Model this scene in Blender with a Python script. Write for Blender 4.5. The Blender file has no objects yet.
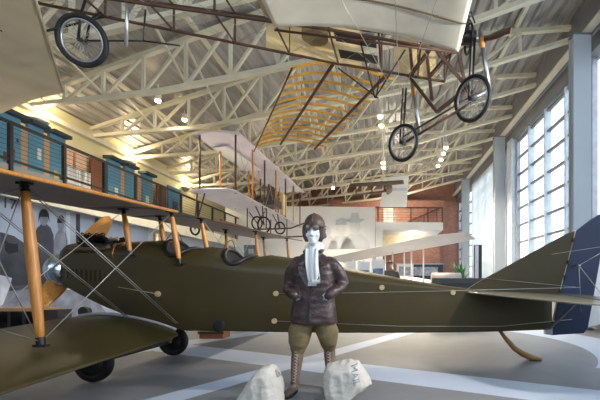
import bpy, bmesh, math, random
from mathutils import Vector, Matrix, noise
from mathutils.bvhtree import BVHTree
random.seed(7)
SC = bpy.context.scene
COL = SC.collection
PI = math.pi
V = Vector
F = 360.0; PX = 400.0; PY = 280.0; H = 1.15      # focal length in pixels, principal point, eye height

def at(px, py, y):
    """point seen at pixel (px,py) at distance y from the camera plane"""
    return V(((px-PX)/F*y, y, H-(py-PY)*y/F))
# room frame: u across, v along the hall
RU = V((.99913, .0416, 0)); RV = V((-.0416, .99913, 0))
def R(u, v, z): return RU*u + RV*v + V((0, 0, z))
def on_u(px, py, u):
    d = V(((px-PX)/F, 1, (PY-py)/F)); t = u/d.dot(RU)
    p = d*t; return p.dot(RV), p.z+H          # v, z

# ------------------------------------------------------------------ materials
def lin(c):
    out = []
    for x in c[:3]:
        x /= 255.0
        out.append(x/12.92 if x <= .04045 else ((x+.055)/1.055)**2.4)
    return (*out, 1)
MATS = {}
def mat(name, rgb, rough=.6, metal=0, var=.12, scale=6, bump=0, bscale=40, spec=.5, stretch=None, coat=0):
    if name in MATS: return MATS[name]
    m = bpy.data.materials.new(name); m.use_nodes = True
    nt = m.node_tree; b = nt.nodes['Principled BSDF']
    b.inputs['Roughness'].default_value = rough; b.inputs['Metallic'].default_value = metal
    b.inputs['Specular IOR Level'].default_value = spec
    b.inputs['Coat Weight'].default_value = coat
    tc = nt.nodes.new('ShaderNodeTexCoord'); src = tc.outputs['Object']
    if stretch:
        mp = nt.nodes.new('ShaderNodeMapping'); mp.inputs['Scale'].default_value = stretch
        nt.links.new(src, mp.inputs['Vector']); src = mp.outputs['Vector']
    n = nt.nodes.new('ShaderNodeTexNoise'); n.inputs['Scale'].default_value = scale; n.inputs['Detail'].default_value = 5
    nt.links.new(src, n.inputs['Vector'])
    r = nt.nodes.new('ShaderNodeValToRGB'); c = lin(rgb)
    r.color_ramp.elements[0].position = .3; r.color_ramp.elements[1].position = .7
    r.color_ramp.elements[0].color = (*[max(0, x*(1-var)) for x in c[:3]], 1)
    r.color_ramp.elements[1].color = (*[min(1, x*(1+var)) for x in c[:3]], 1)
    nt.links.new(n.outputs['Fac'], r.inputs['Fac']); nt.links.new(r.outputs['Color'], b.inputs['Base Color'])
    if bump:
        n2 = nt.nodes.new('ShaderNodeTexNoise'); n2.inputs['Scale'].default_value = bscale; n2.inputs['Detail'].default_value = 6
        nt.links.new(src, n2.inputs['Vector'])
        bp = nt.nodes.new('ShaderNodeBump'); bp.inputs['Strength'].default_value = bump; bp.inputs['Distance'].default_value = .02
        nt.links.new(n2.outputs['Fac'], bp.inputs['Height']); nt.links.new(bp.outputs['Normal'], b.inputs['Normal'])
    MATS[name] = m; return m
def emis(name, rgb, s):
    if name in MATS: return MATS[name]
    m = bpy.data.materials.new(name); m.use_nodes = True; b = m.node_tree.nodes['Principled BSDF']
    b.inputs['Base Color'].default_value = lin(rgb); b.inputs['Emission Color'].default_value = lin(rgb)
    b.inputs['Emission Strength'].default_value = s; MATS[name] = m; return m
def glassmat():
    m = bpy.data.materials.new('window_glass'); m.use_nodes = True; nt = m.node_tree
    for n in list(nt.nodes): nt.nodes.remove(n)
    o = nt.nodes.new('ShaderNodeOutputMaterial'); mx = nt.nodes.new('ShaderNodeMixShader')
    t = nt.nodes.new('ShaderNodeBsdfTransparent'); g = nt.nodes.new('ShaderNodeBsdfGlossy'); fr = nt.nodes.new('ShaderNodeLayerWeight'); pw_ = nt.nodes.new('ShaderNodeMath'); pw_.operation = 'MULTIPLY_ADD'; fr.inputs[0].default_value = .12; pw_.inputs[1].default_value = .35; pw_.inputs[2].default_value = .03; nt.links.new(fr.outputs[1], pw_.inputs[0])
    t.inputs[0].default_value = (.95, .98, 1, 1); g.inputs['Roughness'].default_value = .02
    nt.links.new(pw_.outputs[0], mx.inputs[0]); nt.links.new(t.outputs[0], mx.inputs[1]); nt.links.new(g.outputs[0], mx.inputs[2])
    nt.links.new(mx.outputs[0], o.inputs[0]); return m

# ------------------------------------------------------------------ mesh builder
def frame(d):
    d = d.normalized(); a = V((0, 0, 1)) if abs(d.z) < .95 else V((1, 0, 0))
    s = d.cross(a).normalized(); return s, s.cross(d).normalized()
class MB:
    def __init__(s): s.v = []; s.f = []; s.m = []; s.sm = []
    def add(s, vs, fs, mi=0, smooth=True):
        o = len(s.v); s.v += [V(p) for p in vs]
        for k, f in enumerate(fs):
            s.f.append([i+o for i in f]); s.m.append(mi[k] if isinstance(mi, list) else mi); s.sm.append(smooth)
        return s
    def box(s, c, size, rot=None, mi=0):
        c = V(c); hx, hy, hz = [q/2 for q in size]
        vs = [V((x, y, z)) for z in (-hz, hz) for y in (-hy, hy) for x in (-hx, hx)]
        if rot is not None: vs = [rot @ p for p in vs]
        return s.add([c+p for p in vs], [(0,2,3,1), (4,5,7,6), (0,1,5,4), (2,6,7,3), (0,4,6,2), (1,3,7,5)], mi, False)
    def rbox(s, u0, u1, v0, v1, z0, z1, mi=0):       # box aligned with the hall
        vs = [R(u, v, z) for z in (z0, z1) for v in (v0, v1) for u in (u0, u1)]
        return s.add(vs, [(0,2,3,1), (4,5,7,6), (0,1,5,4), (2,6,7,3), (0,4,6,2), (1,3,7,5)], mi, False)
    def beam(s, a, b, w, h, mi=0):
        a = V(a); b = V(b); x, y = frame(b-a); x = x*w/2; y = y*h/2
        vs = [a-x-y, a+x-y, a+x+y, a-x+y, b-x-y, b+x-y, b+x+y, b-x+y]
        return s.add(vs, [(3,2,1,0), (4,5,6,7), (0,1,5,4), (1,2,6,5), (2,3,7,6), (3,0,4,7)], mi, False)
    def tube(s, pts, r, seg=8, flat=1.0, mi=0, closed=False):
        pts = [V(p) for p in pts]; n = len(pts); rs = r if isinstance(r, (list, tuple)) else [r]*n
        vs = []; px = None
        for i, p in enumerate(pts):
            if closed: d = pts[(i+1) % n]-pts[i-1]
            else: d = pts[min(i+1, n-1)]-pts[max(i-1, 0)]
            d.normalize()
            if px is None: x, y = frame(d)
            else:
                x = (px-d*px.dot(d)).normalized(); y = x.cross(d).normalized()
            px = x
            for k in range(seg):
                t = 2*PI*k/seg; vs.append(p+x*math.cos(t)*rs[i]+y*math.sin(t)*rs[i]*flat)
        fs = []
        for i in range(n if closed else n-1):
            j = (i+1) % n
            for k in range(seg):
                q = (k+1) % seg; fs.append((i*seg+k, i*seg+q, j*seg+q, j*seg+k))
        if not closed: fs += [tuple(reversed(range(seg))), tuple(range((n-1)*seg, n*seg))]
        return s.add(vs, fs, mi)
    def loft(s, rings, mi=0, cap=True, smooth=True):
        seg = len(rings[0]); vs = [p for r in rings for p in r]; fs = []
        for i in range(len(rings)-1):
            for k in range(seg):
                q = (k+1) % seg; fs.append((i*seg+k, i*seg+q, (i+1)*seg+q, (i+1)*seg+k))
        if cap: fs += [tuple(reversed(range(seg))), tuple(range((len(rings)-1)*seg, len(rings)*seg))]
        return s.add(vs, fs, mi, smooth)
    def ell(s, c, r, rot=None, nu=16, nv=10, mi=0):
        c = V(c); r = (r, r, r) if isinstance(r, (int, float)) else r; vs = []; fs = []
        P = lambda p: c+(rot @ p if rot is not None else p)
        vs.append(P(V((0, 0, -r[2]))))
        for i in range(1, nv):
            a = -PI/2+PI*i/nv
            for k in range(nu):
                b = 2*PI*k/nu; vs.append(P(V((r[0]*math.cos(a)*math.cos(b), r[1]*math.cos(a)*math.sin(b), r[2]*math.sin(a)))))
        vs.append(P(V((0, 0, r[2])))); t = len(vs)-1
        for k in range(nu):
            q = (k+1) % nu; fs.append((0, 1+q, 1+k)); fs.append((t, t-nu+k, t-nu+q))
            for i in range(nv-2): fs.append((1+i*nu+k, 1+i*nu+q, 1+(i+1)*nu+q, 1+(i+1)*nu+k))
        return s.add(vs, fs, mi)
    def torus(s, c, n, R_, r, seg=28, sub=8, flat=1, mi=0):
        x, y = frame(V(n)); c = V(c)
        return s.tube([c+x*R_*math.cos(2*PI*k/seg)+y*R_*math.sin(2*PI*k/seg) for k in range(seg)], r, sub, flat, mi, True)
    def cyl(s, a, b, r, seg=16, mi=0, r2=None):
        a = V(a); b = V(b); x, y = frame(b-a); r2 = r if r2 is None else r2
        ra = [a+x*r*math.cos(2*PI*k/seg)+y*r*math.sin(2*PI*k/seg) for k in range(seg)]
        rb = [b+x*r2*math.cos(2*PI*k/seg)+y*r2*math.sin(2*PI*k/seg) for k in range(seg)]
        o = len(s.v); s.add(ra+rb, [(k, (k+1) % seg, seg+(k+1) % seg, seg+k) for k in range(seg)], mi, True)
        return s.add(ra+rb, [tuple(reversed(range(seg))), tuple(range(seg, 2*seg))], mi, False)
    def prism(s, poly, off, mi=0):
        n = len(poly); off = V(off); a = [V(p)-off/2 for p in poly]; b = [V(p)+off/2 for p in poly]
        fs = [tuple(reversed(range(n))), tuple(range(n, 2*n))]+[(k, (k+1) % n, n+(k+1) % n, n+k) for k in range(n)]
        return s.add(a+b, fs, mi, False)
    def build(s, name, mats, parent=None):
        me = bpy.data.meshes.new(name)
        base = V((0, 0, 0)); p = parent
        while p is not None: base = base+p.location; p = p.parent
        me.from_pydata([tuple(v-base) for v in s.v], [], s.f)
        for m in (mats if isinstance(mats, (list, tuple)) else [mats]): me.materials.append(m)
        me.polygons.foreach_set('material_index', s.m); me.polygons.foreach_set('use_smooth', s.sm)
        bm = bmesh.new(); bm.from_mesh(me); bmesh.ops.recalc_face_normals(bm, faces=bm.faces); bm.to_mesh(me); bm.free()
        me.update()
        o = bpy.data.objects.new(name, me); COL.objects.link(o)
        if parent is not None: o.parent = parent
        return o
    def blob(s, name, mats, parent=None, voxel=.012, it=4, fac=.5, disp=None):
        """one continuous skin grown over the pieces"""
        o = s.build(name, mats, parent)
        m = o.modifiers.new('r', 'REMESH'); m.mode = 'VOXEL'; m.voxel_size = voxel; m.use_smooth_shade = True
        q = o.modifiers.new('s', 'SMOOTH'); q.iterations = it; q.factor = fac
        bake(o)
        if disp:
            for vv in o.data.vertices: vv.co += vv.normal*disp(vv.co)
            o.data.update()
        return o
def bake(o):
    bpy.context.view_layer.update()
    dg = bpy.context.evaluated_depsgraph_get()
    me = bpy.data.meshes.new_from_object(o.evaluated_get(dg)); old = o.data
    o.modifiers.clear(); o.data = me; me.name = old.name
    for p in me.polygons: p.use_smooth = True
    bpy.data.meshes.remove(old)
def thing(name, label, cat, loc=(0, 0, 0), group=None):
    o = bpy.data.objects.new(name, None); COL.objects.link(o); o.location = V(loc); o.empty_display_size = .1
    o['label'] = label; o['category'] = cat
    if group: o['group'] = group
    return o
def tag(o, label, cat, group=None):
    o['label'] = label; o['category'] = cat
    if group: o['group'] = group
    return o
def struct(o, label=None):
    o['kind'] = 'structure'
    if label: o['label'] = label
    return o
def dup(root, loc, label):
    r = root.copy(); COL.objects.link(r); r.location = V(loc); r['label'] = label
    for ch in list(root.children):
        c = ch.copy(); COL.objects.link(c); c.parent = r
        for g in list(ch.children):
            d = g.copy(); COL.objects.link(d); d.parent = c
    return r
def airfoil(le, te, th, camber, n=9, up=V((0, 0, 1))):
    c = te-le; u = (up-c.normalized()*up.dot(c.normalized())).normalized(); L = c.length; top = []; bot = []
    for i in range(n+1):
        t = (1-math.cos(PI*i/n))/2
        y = th*L*2.6*(math.sqrt(t)-t)*(.62+.38*(1-t))+th*L*.10*(1-t*0); cam = camber*L*4*t*(1-t)
        top.append(le+c*t+u*(cam+y*.5)); bot.append(le+c*t+u*(cam-y*.5))
    return top+list(reversed(bot))
def wing(mb, secs, th=.06, camber=.06, n=9, sub=0, sag=.12, two=True):
    """secs: (LE, TE); sub adds ribs between them with fabric sagging slightly in between"""
    full = []
    for i in range(len(secs)-1):
        a, b = secs[i], secs[i+1]; k = max(1, sub)*2
        for j in range(k): full.append((a[0].lerp(b[0], j/k), a[1].lerp(b[1], j/k), j % 2))
    full.append((secs[-1][0], secs[-1][1], 0))
    rings = [airfoil(V(l), V(t), th*(1-sag*o), camber, n) for l, t, o in full]
    m = 2*(n+1); vs = [p for r in rings for p in r]; fs = []; mi = []
    for i in range(len(rings)-1):
        for k in range(m):
            q = (k+1) % m; fs.append((i*m+k, i*m+q, (i+1)*m+q, (i+1)*m+k)); mi.append(1 if (two and k > n) else 0)
    fs += [tuple(reversed(range(m))), tuple(range((len(rings)-1)*m, len(rings)*m))]; mi += [0, 0]
    mb.add(vs, fs, mi, True); return mb

# palette
OLIVE = mat('olive_doped_fabric', (63, 55, 32), .42, var=.10, scale=2.2, bump=.08, bscale=60, spec=.3)
OLIVEU = mat('wing_underside_fabric', (138, 126, 120), .55, var=.08, scale=3)
WOOD = mat('varnished_spruce', (196, 132, 62), .38, var=.22, scale=3, stretch=(18, 18, 1.2))
DWOOD = mat('dark_varnished_wood', (76, 48, 30), .45, var=.3, scale=4, stretch=(2, 12, 12))
BLACK = mat('black_rubber', (20, 20, 21), .6, var=.2)
BLACKM = mat('black_painted_steel', (24, 24, 26), .4, var=.15)
STEEL = mat('bare_steel', (170, 172, 175), .3, .85, var=.1)
WIRE = mat('steel_wire', (176, 172, 166), .38, .6, var=.1)
SILVER = mat('silver_sheet', (176, 190, 205), .2, .9, var=.1)
BRASS = mat('pale_brass', (214, 190, 140), .4, .4, var=.1)
CREAM = mat('cream_steel_paint', (218, 212, 188), .5, var=.06, scale=3)
CWALL = mat('cream_wall_paint', (214, 204, 158), .8, var=.04, scale=1)
WHITE = mat('white_paint', (232, 232, 230), .7, var=.03, scale=1)
GREYST = mat('grey_steel_paint', (168, 176, 184), .5, var=.05, scale=1)
GIRT = mat('grey_girt_steel', (118, 118, 120), .55, var=.12, scale=2)
CANVAS = mat('natural_linen_fabric', (248, 242, 226), .75, var=.10, scale=2, bump=.06, bscale=18)
LILAC = mat('pale_lilac_fabric', (222, 216, 222), .7, var=.07, scale=2.5)
GREYFAB = mat('grey_wing_fabric', (176, 166, 160), .7, var=.08, scale=2)
# ================================================================== ROOM
def nodes(m): return m.node_tree, m.node_tree.nodes, m.node_tree.links
def floor_mat():
    m = mat('grey_carpet_with_pale_bands', (128, 129, 133), .5, var=.07, scale=3, bump=.15, bscale=220)
    nt, N, L = nodes(m); b = N['Principled BSDF']
    src = b.inputs['Base Color'].links[0].from_socket
    tc = N.new('ShaderNodeTexCoord'); sx = N.new('ShaderNodeSeparateXYZ'); L.new(tc.outputs['Object'], sx.inputs[0])
    def M(op, a, b_=None):
        n = N.new('ShaderNodeMath'); n.operation = op
        for i, q in enumerate((a, b_)):
            if q is None: continue
            if isinstance(q, (int, float)): n.inputs[i].default_value = q
            else: L.new(q, n.inputs[i])
        return n.outputs[0]
    X, Y = sx.outputs[0], sx.outputs[1]
    def band(px, py, nx, ny, hw):
        d = M('ADD', M('MULTIPLY', M('SUBTRACT', X, px), nx), M('MULTIPLY', M('SUBTRACT', Y, py), ny))
        return M('LESS_THAN', M('ABSOLUTE', d), hw)
    b1 = band(-1.8, 4.31, .879, -.477, .17); b2 = band(.12, 4.3, .414, .91, .31)
    b3 = band(-3.9, 6.6, .86, -.51, .26)
    dx = M('SUBTRACT', X, .5); dy = M('SUBTRACT', Y, 6.3)
    rr = M('SQRT', M('ADD', M('MULTIPLY', dx, dx), M('MULTIPLY', dy, dy)))
    ring = M('MULTIPLY', M('MULTIPLY', M('GREATER_THAN', rr, 2.6), M('LESS_THAN', rr, 3.5)), M('MULTIPLY', M('GREATER_THAN', X, .6), M('GREATER_THAN', Y, 4.7)))
    mask = M('MAXIMUM', M('MAXIMUM', b1, b2), M('MAXIMUM', ring, b3))
    mx = N.new('ShaderNodeMix'); mx.data_type = 'RGBA'; L.new(mask, mx.inputs[0]); L.new(src, mx.inputs[6])
    mx.inputs[7].default_value = lin((188, 199, 218)); L.new(mx.outputs[2], b.inputs['Base Color'])
    return m
def brick_mat():
    m = mat('red_brick', (140, 88, 64), .85); nt, N, L = nodes(m); b = N['Principled BSDF']
    tc = N.new('ShaderNodeTexCoord'); sx = N.new('ShaderNodeSeparateXYZ'); cx = N.new('ShaderNodeCombineXYZ')
    L.new(tc.outputs['Object'], sx.inputs[0]); L.new(sx.outputs[0], cx.inputs[0]); L.new(sx.outputs[2], cx.inputs[1])
    k = N.new('ShaderNodeTexBrick'); L.new(cx.outputs[0], k.inputs['Vector']); k.inputs['Scale'].default_value = 3.2
    k.inputs['Color1'].default_value = lin((172, 118, 96)); k.inputs['Color2'].default_value = lin((146, 96, 78))
    k.inputs['Mortar'].default_value = lin((172, 148, 130)); k.inputs['Mortar Size'].default_value = .012
    L.new(k.outputs['Color'], b.inputs['Base Color']); return m
def deck_mat():
    m = mat('galvanised_roof_deck', (164, 162, 160), .38, .3, var=.34, scale=1.6, stretch=(5, .35, 1))
    return m
VF, VB = -4.0, 24.5                        # hall from just behind the camera to the brick wall
# floor
MB().rbox(-11.2, 5.4, VF-.3, VB+.3, -.12, 0).build('floor', floor_mat()); struct(bpy.data.objects['floor'])
# roof: ribbed steel deck following the truss tops
TOP = [(-9.79, 6.15), (-2.9, 7.49), (.4, 7.78), (4.75, 7.55)]
BOT = [(-9.79, 5.92), (-5.6, 5.9), (-3.5, 6.05), (-.55, 6.27), (1.35, 6.5), (2.8, 6.85), (4.75, 7.25)]
def ev(P, u):
    if u <= P[0][0]: a, b = P[0], P[1]
    elif u >= P[-1][0]: a, b = P[-2], P[-1]
    else:
        for a, b in zip(P, P[1:]):
            if a[0] <= u <= b[0]: break
    return a[1]+(b[1]-a[1])*(u-a[0])/(b[0]-a[0])
rb = MB(); us = []; u = -10.3
while u < 5.6:
    us += [(u, 0), (u+.10, 0), (u+.12, .075), (u+.22, .075), (u+.26, 0)]; u += .30
lo = [(uu, ev(TOP, uu)+.16+dz) for uu, dz in us]
prof = lo+[(uu, z+.22) for uu, z in ((lo[-1][0], ev(TOP, lo[-1][0])), (.4, 7.95), (lo[0][0], ev(TOP, lo[0][0])))]
rb.loft([[R(a, v, z) for a, z in prof] for v in (VF, VB+.3)], smooth=False)
struct(rb.build('ceiling', deck_mat()))
# left wall with gallery floor, fascia, ground-floor wall
LW = MB().rbox(-10.1, -9.79, VF, VB, 0, 6.3); struct(LW.build('wall_left', CWALL))
BK = brick_mat()
struct(MB().rbox(-10.1, 5.6, VB, VB+.3, 0, 8).build('wall_back', BK))
struct(MB().rbox(-9.79, -8.0, VF, 20, 3.2, 3.62).build('gallery_floor', mat('concrete_floor', (150, 140, 126), .8)))
struct(MB().rbox(-8.06, -7.98, VF, 20, 2.93, 3.36).build('trim_1', CREAM))
struct(MB().rbox(-8.9, -8.75, VF, 20, 0, 3.2).build('wall_gallery', mat('pale_grey_wall', (196, 202, 212), .8, var=.03)))
struct(MB().rbox(-9.79, -9.6, VF, 20, 5.78, 5.92).build('trim_2', CREAM))
# unseen wall behind the camera, its clerestory window added to let in daylight
struct(MB().rbox(-10.1, 5.6, VF-.3, VF, 0, 2.8).build('wall_front', mat('tan_front_wall', (150, 138, 122), .85)))
# right wall: sill, eaves beam and girts, end piece
struct(MB().rbox(4.95, 5.15, VF, VB, 0, .75).build('wall_right', mat('grey_sill_wall', (150, 152, 156), .7)))
struct(MB().rbox(4.60, 4.78, VF, VB, 6.88, 6.95).build('trim_3', CREAM)); struct(MB().rbox(4.70, 4.78, VF, VB, 6.95, 7.70).build('trim_12', GIRT))
g = MB().rbox(4.9, 5.25, VF, VB, 6.55, 6.75).rbox(4.9, 5.25, VF, VB, 7.0, 7.9).rbox(4.95, 5.0, VF, VB, 6.8, 6.95)
struct(g.build('trim_4', GIRT))
# columns against the window wall
CVS = [2.3, 8.27, 14.27, 20.3]
names = ['nearest grey steel column on the window side, beside the camera', 'broad pale grey steel column dividing the tall windows above the rudder',
         'pale grey steel column by the narrow bright window strip', 'farthest slim grey column on the window side, by the brick wall']
cp = None
for v, lb in zip(CVS, names):
    if cp is None:
        cp = thing('steel_column', lb, 'column', R(4.57, v, 0), 'columns along the window wall')
        w = MB(); rr_ = Matrix.Rotation(math.atan2(RU.y, RU.x), 3, 'Z')
        w.box(cp.location-RV*.10+V((0, 0, 3.44)), (.42, .03, 6.88), rr_).box(cp.location+RV*.10+V((0, 0, 3.44)), (.42, .03, 6.88), rr_).box(cp.location+V((0, 0, 3.44)), (.36, .18, 6.88), rr_)
        w.build('shaft', GREYST, cp)
        MB().box(cp.location+V((0, 0, 6.9-.04)), (.44, .26, .04), rr_).build('cap_plate', GIRT, cp)
        MB().box(cp.location+V((0, 0, .015)), (.5, .34, .03), rr_).build('base_plate', GIRT, cp)
    else: dup(cp, R(4.57, v, 0), lb)
# windows
GL = glassmat(); WFR = mat('window_frame_paint', (150, 158, 170), .45)
MULL = mat('pale_mullion_paint', (206, 216, 226), .5)
wn = 0
edges = [(-3.9, -1.0), (-.9, 2.05), (2.55, 8.0), (8.52, 13.6), (14.15, 14.85), (14.9, 20.05), (20.6, 24.4)]
for a, b in edges:
    wn += 1
    w = bpy.data.objects.new('window_%d' % wn, None); COL.objects.link(w); w.location = R(5.1, (a+b)/2, .75); struct(w)
    fr = MB().rbox(5.02, 5.16, a, a+.09, .75, 6.6).rbox(5.02, 5.16, b-.09, b, .75, 6.6).rbox(5.02, 5.16, a, b, 6.5, 6.6).rbox(5.02, 5.16, a, b, .72, .80)
    fr.build('window_frame', WFR, w)
    n = max(1, round((b-a)/1.38))
    ml = MB()
    for i in range(1, n):
        c = a+(b-a)*i/n; ml.rbox(4.98, 5.2, c-.035, c+.035, .8, 6.5)
    if n > 1: ml.build('mullion', MULL, w)
    mt = MB(); z = 1.29
    while z < 6.45: mt.rbox(5.05, 5.15, a+.09, b-.09, z-.028, z+.028); z += .643
    mt.build('muntin', GIRT, w)
    for i in range(n):
        c0 = a+(b-a)*i/n; c1 = a+(b-a)*(i+1)/n
        MB().rbox(5.095, 5.105, c0+.03, c1-.03, .8, 6.52).build('pane', GL, w)
wn += 1; w = bpy.data.objects.new('window_%d' % wn, None); COL.objects.link(w); w.location = R(-2.5, VF-.15, 2.8); struct(w)  # unseen window added behind the camera as a daylight source
cm = MB().rbox(-9.8, 5.3, VF-.2, VF-.1, 2.8, 2.92)
for i in range(12): cm.rbox(-9.8+1.37*i-.05, -9.8+1.37*i+.05, VF-.2, VF-.1, 2.8, 6.1)
cm.build('window_frame', WFR, w); MB().rbox(-9.8, 5.3, VF-.155, VF-.145, 2.8, 7.9).build('pane', GL, w)
# pale posts beside the windows (the deep jambs)
struct(MB().rbox(4.85, 5.2, 13.62, 14.13, 0, 6.6).build('trim_5', MULL))
# ground outside so that daylight has somewhere to bounce
struct(MB().rbox(5.3, 60, -30, 70, -.3, -.15).build('ground', mat('pale_paving_outside', (190, 190, 186), .9)))
# sheer blind in the far bay
bl = MB(); pts = []
for i in range(110):
    v = 14.95+5.05*i/109; pts.append((4.9+.035*math.sin(i*1.15), v))
vs = [R(u, v, z) for z in (.75, 6.5) for u, v in pts]; n = len(pts)
bl.add(vs, [(i, i+1, n+i+1, n+i) for i in range(n-1)])
o = bl.build('sheer_blind', mat('sheer_blind_fabric', (236, 240, 236), .9, var=.03))
nt, N, L = nodes(MATS['sheer_blind_fabric']); tr = N.new('ShaderNodeBsdfTranslucent'); tr.inputs[0].default_value = (1, 1, .98, 1)
mxs = N.new('ShaderNodeMixShader'); mxs.inputs[0].default_value = .7
L.new(N['Principled BSDF'].outputs[0], mxs.inputs[1]); L.new(tr.outputs[0], mxs.inputs[2]); L.new(mxs.outputs[0], N['Material Output'].inputs['Surface'])
so = o.modifiers.new('t', 'SOLIDIFY'); so.thickness = .004
tag(o, 'long white sheer blind hanging over the far window bay', 'blind')

# ------------------------------------------------------------------ roof trusses (skewed across the hall)
def vtr(u, k): return 12.38-(u+9.79)*.236+2.1*k
NP = 12; UU = [-9.75+(4.72+9.75)*i/NP for i in range(NP+1)]
tr0 = None
ordn = ['nearest', 'second', 'third', 'fourth', 'fifth', 'sixth', 'seventh', 'eighth', 'ninth', 'farthest']
for j, k in enumerate(range(-2, 7)):
    lab = ('cream steel roof truss under the metal deck, '+(ordn[j]+' from the camera' if j < 8 else 'farthest, against the brick wall'))
    if tr0 is None:
        tr0 = thing('roof_truss', lab, 'truss', R(-9.75, vtr(-9.75, k), 6.0), 'roof trusses')
        P = lambda u, z: R(u, vtr(u, k), z)
        for nm, prof_ in (('top_chord', TOP), ('bottom_chord', BOT)):
            b = MB(); q = [p[0] for p in prof_]; q[0] = -9.75; q[-1] = 4.72
            for a, c in zip(q, q[1:]):
                b.beam(P(a, ev(prof_, a)), P(c, ev(prof_, c)), .12 if nm == 'top_chord' else .13, .10)
            b.build(nm, CREAM, tr0)
        for i in range(1, NP):
            u = UU[i]; MB().beam(P(u, ev(BOT, u)), P(u, ev(TOP, u)), .07, .07).build('vertical_strut', CREAM, tr0)
        for i in range(1, NP-1):
            MB().beam(P(UU[i], ev(BOT, UU[i])), P(UU[i+1], ev(TOP, UU[i+1])), .065, .065).build('diagonal_strut', CREAM, tr0)
        for i in (2, 4, 6, 8):                     # sway braces reaching back to the next truss
            u = UU[i]; MB().beam(P(u, ev(TOP, u)-.1), P(u, ev(TOP, u)-.1)+RV*2.05+V((0, 0, ev(BOT, u)-ev(TOP, u)+.2)), .045, .045).build('sway_brace', CREAM, tr0)
    else:
        dup(tr0, R(-9.75, vtr(-9.75, k), 6.0), lab)
for i, u in enumerate((-7.5, -4.6, -1.6, 1.4, 3.4)):
    struct(MB().rbox(u-.05, u+.05, VF, VB, ev(TOP, u)+.05, ev(TOP, u)+.15).build('trim_%d' % (6+i), CREAM))

# ------------------------------------------------------------------ gallery railing and display boards on the left
rl = thing('balcony_railing', 'black balcony railing with wire mesh along the upper left gallery', 'railing', R(-8, 0, 3.62))
for nm, z, w in (('top_rail', 4.52, .06), ('bottom_rail', 3.72, .05)):
    MB().rbox(-8-w/2, -8+w/2, VF, 20, z-w/2, z+w/2).build(nm, BLACKM, rl)
v = .29
while v < 20:
    MB().rbox(-8.035, -7.965, v-.035, v+.035, 3.34, 4.55).build('post', BLACKM, rl); v += 1.29
ms = MB()
for i in range(1, 8): ms.rbox(-8.004, -7.996, VF, 20, 3.72+i*.1-.004, 3.72+i*.1+.004)
ms.build('wire_infill', BLACKM, rl)
BLUE = mat('blue_display_board', (80, 136, 166), .6, var=.05, scale=1.2); TAN = mat('tan_display_board', (176, 146, 112), .7, var=.06)
BROWN = mat('brown_display_board', (120, 76, 52), .7, var=.1); DBLUE = mat('dark_blue_cap', (46, 62, 72), .6)
PAPER = mat('pale_print', (206, 206, 198), .7, var=.1, scale=12)
def board(nm, x0, x1, m, lab, cat='display board', top=5.32, cap=None, pics=()):
    v0, _ = on_u(x0, 150, -9.5); v1, _ = on_u(x1, 150, -9.5)
    o = thing(nm, lab, cat, R(-9.5, (v0+v1)/2, 3.62), 'exhibit boards along the gallery')
    MB().rbox(-9.56, -9.48, v0, v1, 3.62, top).build('panel', m, o)
    if cap: MB().rbox(-9.62, -9.30, v0-.06, v1+.02, top, top+.10).build('canopy', cap, o)
    for (f0, f1, z0, z1, mm) in pics:
        MB().rbox(-9.48, -9.465, v0+(v1-v0)*f0, v0+(v1-v0)*f1, z0, z1).build('print', mm, o)
PB = mat('dark_print', (70, 74, 82), .7, var=.5, scale=9); PY_ = mat('ochre_print', (176, 150, 74), .7, var=.3, scale=10); PN = mat('navy_print', (40, 60, 120), .7, var=.3, scale=8)
board('display_board', -30, 20, BLUE, 'widest blue exhibit board at the left end of the gallery', cap=DBLUE, pics=((.62, .70, 4.1, 4.35, PB), (.78, .86, 4.25, 4.5, PB), (.9, .94, 4.7, 4.8, PB)))
board('display_board', 20.3, 27, TAN, 'tan exhibit board beside the widest blue board', top=5.2)
board('display_board', 27.6, 43, BLUE, 'blue exhibit board with one small white notice', cap=DBLUE, pics=((.55, .8, 4.45, 4.75, PAPER),))
board('display_board', 43.3, 49, TAN, 'tan exhibit board between two blue boards, left of the white screen', top=5.2)
board('display_board', 49.3, 65, BLUE, 'blue exhibit board with ochre and navy pictures', cap=DBLUE, pics=((.2, .5, 3.9, 4.3, PY_), (.6, .9, 3.7, 4.15, PN)))
board('display_board', 91, 106, BROWN, 'plain brown exhibit board right of the white slatted screen', top=5.2)
board('display_board', 107.5, 120, BLUE, 'blue exhibit board right of the plain brown board', cap=DBLUE, pics=((.5, .75, 4.1, 4.4, PAPER),))
board('display_board', 120.3, 124, TAN, 'narrow tan exhibit board between the right-hand blue boards', top=5.2)
board('display_board', 124.5, 134, BLUE, 'blue exhibit board with a white notice near its foot', cap=DBLUE, pics=((.3, .7, 3.8, 4.1, PAPER),))
board('display_board', 134.5, 141, TAN, 'tan exhibit board near the right end of the gallery railing', top=5.2)
board('display_board', 142, 152, BLUE, 'blue exhibit board farthest along before the brown doorway', cap=DBLUE, pics=((.3, .6, 4.2, 4.5, PAPER),))
board('display_board', 157, 166, BROWN, 'brown exhibit board beside the last blue boards', top=5.2)
board('display_board', 168, 181, BLUE, 'last blue exhibit board at the far end of the gallery', pics=((.3, .7, 4.2, 4.7, PB),))
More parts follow.
